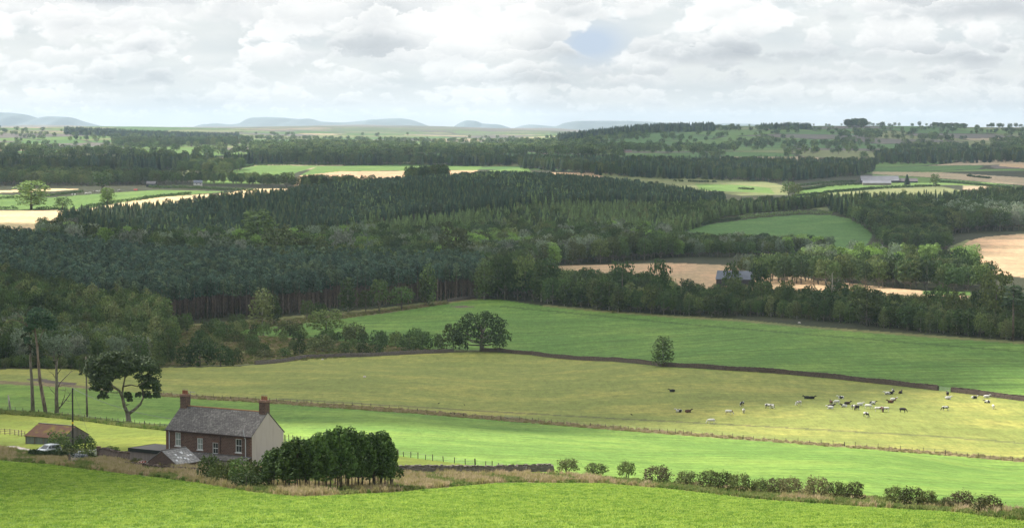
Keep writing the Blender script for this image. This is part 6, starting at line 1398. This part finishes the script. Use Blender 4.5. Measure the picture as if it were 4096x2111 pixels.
COWS = [(3072, 1633, 'bw', 'graze', -35, 'black cow with white rump grazing, left of a pair'), (3091, 1634, 'bw', 'graze', -80, 'black and white cow facing the viewer, right of a pair'), (3195, 1621, 'wr', 'graze', 215, 'white cow with brown neck grazing alone, head down to the left'),
 (3228, 1594, 'k', 'lie', 175, 'left of two black cows lying nose to tail'), (3247, 1595, 'k', 'lie', 0, 'right of two black cows lying nose to tail'), (3324, 1619, 'br', 'stand', 95, 'reddish cow seen from behind, above two lying cows'), (3324, 1628, 'db', 'lie', 5, 'dark cow lying just above a white lying one'),
 (3322, 1634, 'w', 'lie', 180, 'white cow lying just below a dark one'), (3347, 1618, 'w', 'graze', 205, 'creamy white cow with head low, right of the reddish one'), (3364, 1594, 'wb', 'lie', 180, 'white cow with dark head lying near the top of the herd'), (3389, 1617, 'db', 'lie', 10, 'long dark brown cow lying stretched out'),
 (3377, 1627, 'bw', 'lie', 190, 'small black and white cow lying below the dark brown one'), (3417, 1637, 'wb', 'graze', -40, 'white cow grazing head to head with a dark brown one'), (3428, 1640, 'db', 'graze', 230, 'dark brown cow grazing head to head with a white one'), (3440, 1621, 'w', 'lie', 5, 'long white cow lying in the middle of the herd'),
 (3473, 1635, 'w', 'graze', -25, 'white cow grazing to the right on its own'), (3490, 1616, 'bw', 'lie', -15, 'large black and white cow lying with its back to us'), (3513, 1646, 'wr', 'stand', -5, 'white cow with brown patches standing sideways'), (3531, 1648, 'br', 'graze', -95, 'brown cow grazing toward us between two white ones'),
 (3543, 1646, 'wr', 'stand', 175, 'white and brown cow standing just right of the brown one'), (3464, 1667, 'bw', 'graze', -60, 'lowest black and white cow of the herd, grazing'), (3611, 1649, 'db', 'graze', -30, 'dark cow grazing alone right of the herd'), (3550, 1577, 'wb', 'lie', 180, 'dark and white cow lying near the wall, left of three'),
 (3561, 1576, 'k', 'lie', 0, 'black cow lying near the wall, middle of three'), (3572, 1574, 'wb', 'stand', 90, 'cow standing rear toward us near the wall'), (3602, 1573, 'db', 'lie', 60, 'small dark cow lying close under the wall'), (3573, 1602, 'wr', 'lie', 0, 'white and brown cow lying below the three by the wall'),
 (3563, 1611, 'br', 'lie', 180, 'brown cow lying, lower of two resting cows'), (3782, 1642, 'bw', 'graze', 185, 'largest black and white cow grazing right of the gate'), (3792, 1596, 'wb', 'lie', 0, 'white and black cow lying below the gate'), (3790, 1584, 'db', 'stand', 90, 'dark cow standing close under the gate'),
 (3897, 1594, 'bw', 'lie', 0, 'black and white cow lying below the right hand wall'), (3949, 1611, 'bw', 'lie', 160, 'small black and white cow resting at the right'), (3973, 1636, 'w', 'graze', 85, 'white cow seen from behind, rightmost of the standing cattle'), (3946, 1590, 'w', 'lie', 0, 'pale cow lying close to the right hand wall'),
 (2689, 1567, 'k', 'lie', 175, 'lone black cow lying high in the pasture'), (2716, 1648, 'bw', 'lie', 170, 'black and white cow lying at the far left of the herd'), (2752, 1649, 'br', 'lie', 10, 'small brown calf lying beside a black and white cow'), (2915, 1658, 'wr', 'graze', -10, 'brown and white cow grazing, left of the herd'),
 (2968, 1624, 'bw', 'graze', 240, 'black and white cow grazing with raised rump, left of the herd'), (2975, 1653, 'wb', 'stand', -90, 'black and white cow standing facing us, left of the herd'), (2845, 1694, 'w', 'graze', 185, 'lone white cow grazing nearest the wire fence')]
for c in COWS: cow(*c, sc=.94)
for k, (x, y) in enumerate([(378, 771), (388, 770), (398, 769), (290, 783), (345, 778), (360, 777), (476, 766), (300, 782)]):
    o = cow(x, y, 'w' if k % 3 else 'bw', 'graze', 40 * k, 'tiny cow in the sunlit green field at the far left', 1900, 2900, 1.3); o['group'] = 'distant cattle in the sunlit field'
# crows on the fence and in the stubble of grass
def crow_mesh():
    m = MB(); m.tube([(-.24, 0, .10), (-.1, 0, .14), (.05, 0, .18), (.14, 0, .26), (.2, 0, .27), (.27, 0, .25)], [.02, .07, .085, .055, .04, .01], 8)
    for s in (-1, 1): m.tube([(.0, .03 * s, .12), (.0, .03 * s, 0)], .01, 4)
    return m.mesh('crow', [HIDE['k']], True)
_crow = crow_mesh()
CROWS = [(1670, 1640, 'crow perched on the fence, leftmost of the flock'), (1703, 1643, 'crow just right of the leftmost fence crow'), (1712, 1648, 'crow on the grass near the leftmost fence crows'), (1804, 1655, 'crow on a fence post in the middle of the flock'), (1823, 1660, 'crow in the grass below the middle fence post'), (1842, 1661, 'crow right of the middle fence post'), (1855, 1663, 'crow in the grass, fourth from the right'), (1900, 1664, 'crow near the fence, third from the right'), (1907, 1668, 'crow near the fence, second from the right'), (2031, 1676, 'crow by the thin metal gate'), (1755, 1615, 'lone crow far out in the pasture'), (1857, 1621, 'lone crow in the pasture above the fence'), (2526, 1660, 'crow alone in the pasture left of the cattle')]
for x, y, lb in CROWS:
    p = at(x, y, 450, 900); o = link('crow', _crow, None, p); o.rotation_euler = (0, 0, random.uniform(0, 6)); o.scale = (1.4,) * 3; tag(o, lb, 'bird', 'crows about the fence')
# pale boulders
for x, y, w, lb in [(1290, 1438, .9, 'pale rounded boulder below the grey wall'), (1003, 1450, .8, 'pale stone block left of the grey wall end'), (1458, 1508, 1.0, 'flat pale stone in the pasture'), (3197, 1292, 1.1, 'white stone at the back edge of the upper field'), (2746, 1951, .5, 'white stone under the hawthorn row'), (2812, 1962, .45, 'grey stone under the hawthorn row')]:
    bm = MB(); rg = random.Random(x); V = []; n = 9
    bm.tube([(0, 0, -.2), (0, 0, 0), (.05, 0, .25 * w), (.08, 0, .4 * w), (.08, 0, .5 * w)], [.5 * w, .55 * w, .48 * w, .3 * w, .05], 9); bm.v = [(a + rg.uniform(-.08, .08) * w, b + rg.uniform(-.08, .08) * w, c) for a, b, c in bm.v]
    o = bm.build('boulder', M['render'], None, at(x, y), True); tag(o, lb, 'stone')

# ------------------------------------------------------------------ buildings across the valley
def block(px, py, wpx, hpx, depth, deg, label, roofm, wallm, d0, d1, name='farm_building', pitch=.45, wins=0, d=None, wallshare=.55):
    p = on(px, d) if d else at(px, py, d0, d1); m = p.y / F; L = wpx * m; h = hpx * m; r = empty(name, p, R(deg)); tag(r, label, 'building'); ze = h * wallshare; dp = min(depth, (h - ze) * 2 / pitch)
    b = MB(); b.box((0, 0, -1), (L, .3, ze)); b.box((0, dp - .3, -1), (L, dp, ze)); b.build('wall', wallm, r)
    for x in (0, L - .3):
        g = MB(); gable_wall(g, x, x + .3, .302, dp - .302, -1, ze, (h - ze) * (1 - .6 / dp)); g.build('gable_wall', wallm, r)
    gable_roof(0, L, 0, dp, ze + .05, h - ze, ov=.4, th=.15, ovx=.3).build('roof', roofm, r)
    for k in range(wins):
        w = MB(); x = L * (k + .7) / (wins + .4); w.box((x, -.06, ze * .35), (x + L * .07 + .4, -.004, ze * .75)); w.build('window', M['glass'], r)
    return r
grey_roof = streaky('sheet_roof', (0.17, 0.17, 0.185), (0.12, 0.12, 0.135), .9, (.15, .4, .4)); dark_wall = plain('dark_cladding', (.05, .05, .055), .9, .2); white_wall = plain('whitewash', (.62, .60, .56), .9, .08); pink_wall = plain('pink_render', (.42, .30, .26), .9, .1)
bluegrey = streaky('blue_slate', (0.13, 0.145, 0.175), (0.10, 0.11, 0.135), .9, (.3, .4, .4))
block(3445, 732, 150, 27, 26, -4, 'long low grey roofed farm shed across the valley', grey_roof, dark_wall, 2500, 3400, wallshare=.35, pitch=.35)
block(3452, 741, 112, 17, 12, -4, 'lower shed in front of the long grey farm shed', grey_roof, M['render2'], 2500, 3400, wallshare=.5, pitch=.3)
block(3590, 731, 80, 17, 20, -4, 'brownish barn adjoining the right of the long grey shed', M['rustdark'], dark_wall, 2500, 3400, wallshare=.35, pitch=.35)
block(2866, 1150, 140, 60, 12, -14, 'dark barn with blue grey slate roof half hidden by trees before the brown field', bluegrey, dark_wall, 0, 0, d=1330, wallshare=.5, pitch=.75)
block(775, 742, 34, 20, 12, 8, 'small white house by the lane among far trees', bluegrey, white_wall, 2400, 3000, name='house', wins=2, pitch=.7)
block(585, 748, 36, 22, 14, 0, 'dark round-topped hay barn among far trees', dark_wall, dark_wall, 2300, 3000, pitch=.5)
block(536, 763, 12, 6, 5, 0, 'small red roofed hut beyond the sunlit far field', plain('red_roof', (.25, .04, .03), .8, .1), plain('redhut', (.35, .06, .05), .8, .1), 2200, 3000)
block(2162, 618, 32, 16, 12, 5, 'pink farmhouse among far woods in the centre', bluegrey, pink_wall, 3900, 5200, name='house', wins=2, pitch=.7)
block(2286, 618, 36, 11, 14, -3, 'pale roofed far farm right of the pink house', grey_roof, white_wall, 3900, 5200, pitch=.5)
block(2484, 610, 44, 10, 14, 0, 'low pinkish barn at the far wood edge', M['rustdark'], pink_wall, 3900, 5200, pitch=.5)
block(2046, 556, 44, 8, 16, 10, 'white roofed far shed below the skyline', streaky('white_sheet', (.7, .7, .7), (.6, .6, .6)), white_wall, 5000, 7000, pitch=.4)
block(430, 592, 22, 11, 12, 5, 'pale far house among trees at upper left', bluegrey, white_wall, 4600, 6500, name='house', pitch=.6)
block(470, 600, 60, 9, 18, 0, 'long brownish far barn at upper left', M['rustdark'], pink_wall, 4500, 6500, pitch=.45)
block(3052, 520, 26, 8, 12, 0, 'tiny far farm on the right skyline', bluegrey, pink_wall, 5800, 7500, pitch=.6)
block(3993, 612, 26, 10, 14, 5, 'pale far barn among trees near the right edge', grey_roof, white_wall, 4200, 6000, pitch=.45)
block(2076, 655, 10, 8, 6, 0, 'tiny white hut beside the far wood', grey_roof, white_wall, 3100, 3700, pitch=.5)

# ------------------------------------------------------------------ grasses
def grass_mat(name, a, b, tip=None):
    m, T, p, out = new_mat(name); geo = T.new('ShaderNodeNewGeometry'); oi = T.new('ShaderNodeObjectInfo')
    n = T.noise(geo.outputs['Position'], .35, 3.0, .6)
    c = T.mix(T.smooth(T.math('MULTIPLY_ADD', oi.outputs['Random'], .5, T.math('MULTIPLY', n, .7)), .35, .8), a + (1,), b + (1,))
    T.set(p, 'Base Color', c); T.set(p, 'Roughness', .85); tr = T.new('ShaderNodeBsdfTranslucent'); T.set(tr, 0, c); mx = T.new('ShaderNodeMixShader'); mx.inputs[0].default_value = .45
    T.l.new(p.outputs[0], mx.inputs[1]); T.l.new(tr.outputs[0], mx.inputs[2]); T.l.new(mx.outputs[0], out.inputs[0]); return m
M['straw'] = grass_mat('straw', (0.44, 0.345, 0.215), (0.28, 0.25, 0.10)); M['rough_blade'] = grass_mat('rough_blade', (0.30, 0.24, 0.13), (0.15, 0.18, 0.05)); M['blade'] = grass_mat('blade', (0.155, 0.270, 0.038), (0.335, 0.445, 0.075)); M['weed'] = grass_mat('weed', (0.10, 0.16, 0.035), (0.22, 0.24, 0.08))
def tuft(nb, h, r, seed, w=.05, lean=.35):
    rg = random.Random(seed); m = MB()
    for k in range(nb):
        a = rg.uniform(0, 6.28); q = rg.uniform(0, r); x, y = math.cos(a) * q, math.sin(a) * q; hh = h * rg.uniform(.6, 1.15); b = rg.uniform(0, 6.28); l = lean * hh * rg.uniform(.2, 1.2); dx, dy = math.cos(b) * l, math.sin(b) * l; c, s = math.cos(b + 1.57) * w, math.sin(b + 1.57) * w
        m.add([(x - c, y - s, -.03), (x + c, y + s, -.03), (x + c * .8 + dx * .4, y + s * .8 + dy * .4, hh * .6), (x - c * .8 + dx * .4, y - s * .8 + dy * .4, hh * .6), (x + dx, y + dy, hh)], [(0, 1, 2, 3), (3, 2, 4)])
    return m
def px_sample(poly, d0, d1, sp, keep=1.0):
    a = np.array(poly, float); x0, x1 = max(-200, a[:, 0].min()), min(4300, a[:, 0].max()); xs = max(abs((x0 - 2048) / F * d1), abs((x1 - 2048) / F * d1))
    gx, gy = np.meshgrid(np.arange(-xs, xs, sp), np.arange(d0, d1, sp), indexing='ij'); gx = gx.ravel() + RNG.uniform(-.5, .5, gx.size) * sp; gy = gy.ravel() + RNG.uniform(-.5, .5, gy.size) * sp
    m = (np.abs(gx / gy) < .22); gx, gy = gx[m], gy[m]; z = gz(gx, gy); px, py = proj(gx, gy, z); m = in_poly(px, py, poly) & (RNG.uniform(size=len(px)) < keep)
    return np.column_stack([gx[m], gy[m], z[m]])
def meadow(name, pts, tuf, hr, label, h0, w0, matn, plabel, pname='grass_tuft'):
    reps = []
    for k, t in enumerate(tuf):
        o = t.build(pname, M[matn], None, Vector(pts[k * 7])); tag(o, plabel, 'grass', plabel.split(' at ')[0] + 's'); reps.append((o, h0, w0))
    n = len(pts); h = RNG.uniform(*hr, n); scatter(name, pts, np.column_stack([h, w0 * RNG.uniform(.8, 1.3, n)]), RNG.integers(0, len(reps), n), reps, label)
vp = px_sample(VERGE_HI + VERGE_LO[::-1], 160, 470, .62)
_pp = proj(vp[:, 0], vp[:, 1], vp[:, 2])[0]
vp = vp[(RNG.uniform(size=len(vp)) < np.where(_pp < 1050, .95, .75))]
_pp = proj(vp[:, 0], vp[:, 1], vp[:, 2])[0]
sel = patchy(vp, 3.1, 2) + RNG.uniform(-.25, .25, len(vp)) > np.where(_pp > 2400, .86, .52) + np.where(_pp < 320, .12, 0)
meadow('tall_grass', vp[sel], [tuft(26, .85, .34, k, .035) for k in range(3)], (.40, .85), 'tall dry straw coloured grass along the field boundary', .85, .7, 'straw', 'tuft of dry straw coloured grass at the field boundary')
meadow('rank_grass', vp[~sel], [tuft(26, .55, .36, 10 + k, .05) for k in range(3)], (.18, .50), 'rank green grass and weeds along the field boundary', .55, .7, 'weed', 'tuft of rank green grass at the field boundary')
gp = px_sample([(-100, 1838), (200, 1857), (400, 1884), (600, 1906), (780, 1930), (1000, 1967), (1200, 1987), (1560, 1970), (2000, 1930), (2400, 1932), (2700, 1958), (3000, 1994), (3400, 2024), (3800, 2050), (4200, 2095), (4200, 2200), (-100, 2200)], 150, 400, .72, .9)
meadow('short_grass', gp, [tuft(22, .22, .42, 20 + k, .03, .6) for k in range(4)], (.05, .16), 'short bright grass of the nearest field', .22, .9, 'blade', 'small tuft of short bright grass at the nearest field')
fp = px_sample([(622, 1573), (1024, 1596), (1670, 1640), (2362, 1700), (3098, 1758), (4150, 1838), (4150, 1850), (3098, 1768), (2362, 1712), (1670, 1655), (1024, 1610), (622, 1585)], 500, 760, 1.0, .5)
meadow('tall_grass', fp, [tuft(50, .8, .5, 30 + k, .06) for k in range(2)], (.2, .55), 'dry grass under the long wire fence', .8, 1.0, 'straw', 'tuft of pale dry grass at the long wire fence')
up = px_sample([(-60, 1636), (250, 1660), (520, 1694), (640, 1708), (860, 1730), (860, 1740), (640, 1720), (520, 1708), (250, 1674), (-60, 1650)], 420, 700, .9, .8)
meadow('rank_grass', up, [tuft(50, .6, .5, 40 + k, .06) for k in range(2)], (.3, .7), 'rank grass under the fence by the old pines', .6, 1.0, 'weed', 'tuft of rank grass at the fence by the old pines')
rp = px_sample([(640, 1466), (700, 1310), (870, 1296), (1350, 1262), (1790, 1206), (1790, 1216), (1354, 1276), (1000, 1316), (870, 1335), (1400, 1372), (1800, 1402), (1452, 1424), (1020, 1455)], 860, 1300, 1.9, .8)
meadow('rough_grass', rp, [tuft(60, .9, .8, 50 + k, .12) for k in range(2)], (.3, .8), 'rough brown grass between the scrub bushes', .9, 1.8, 'rough_blade', 'tuft of rough brown grass at the scrub')
build_haze()
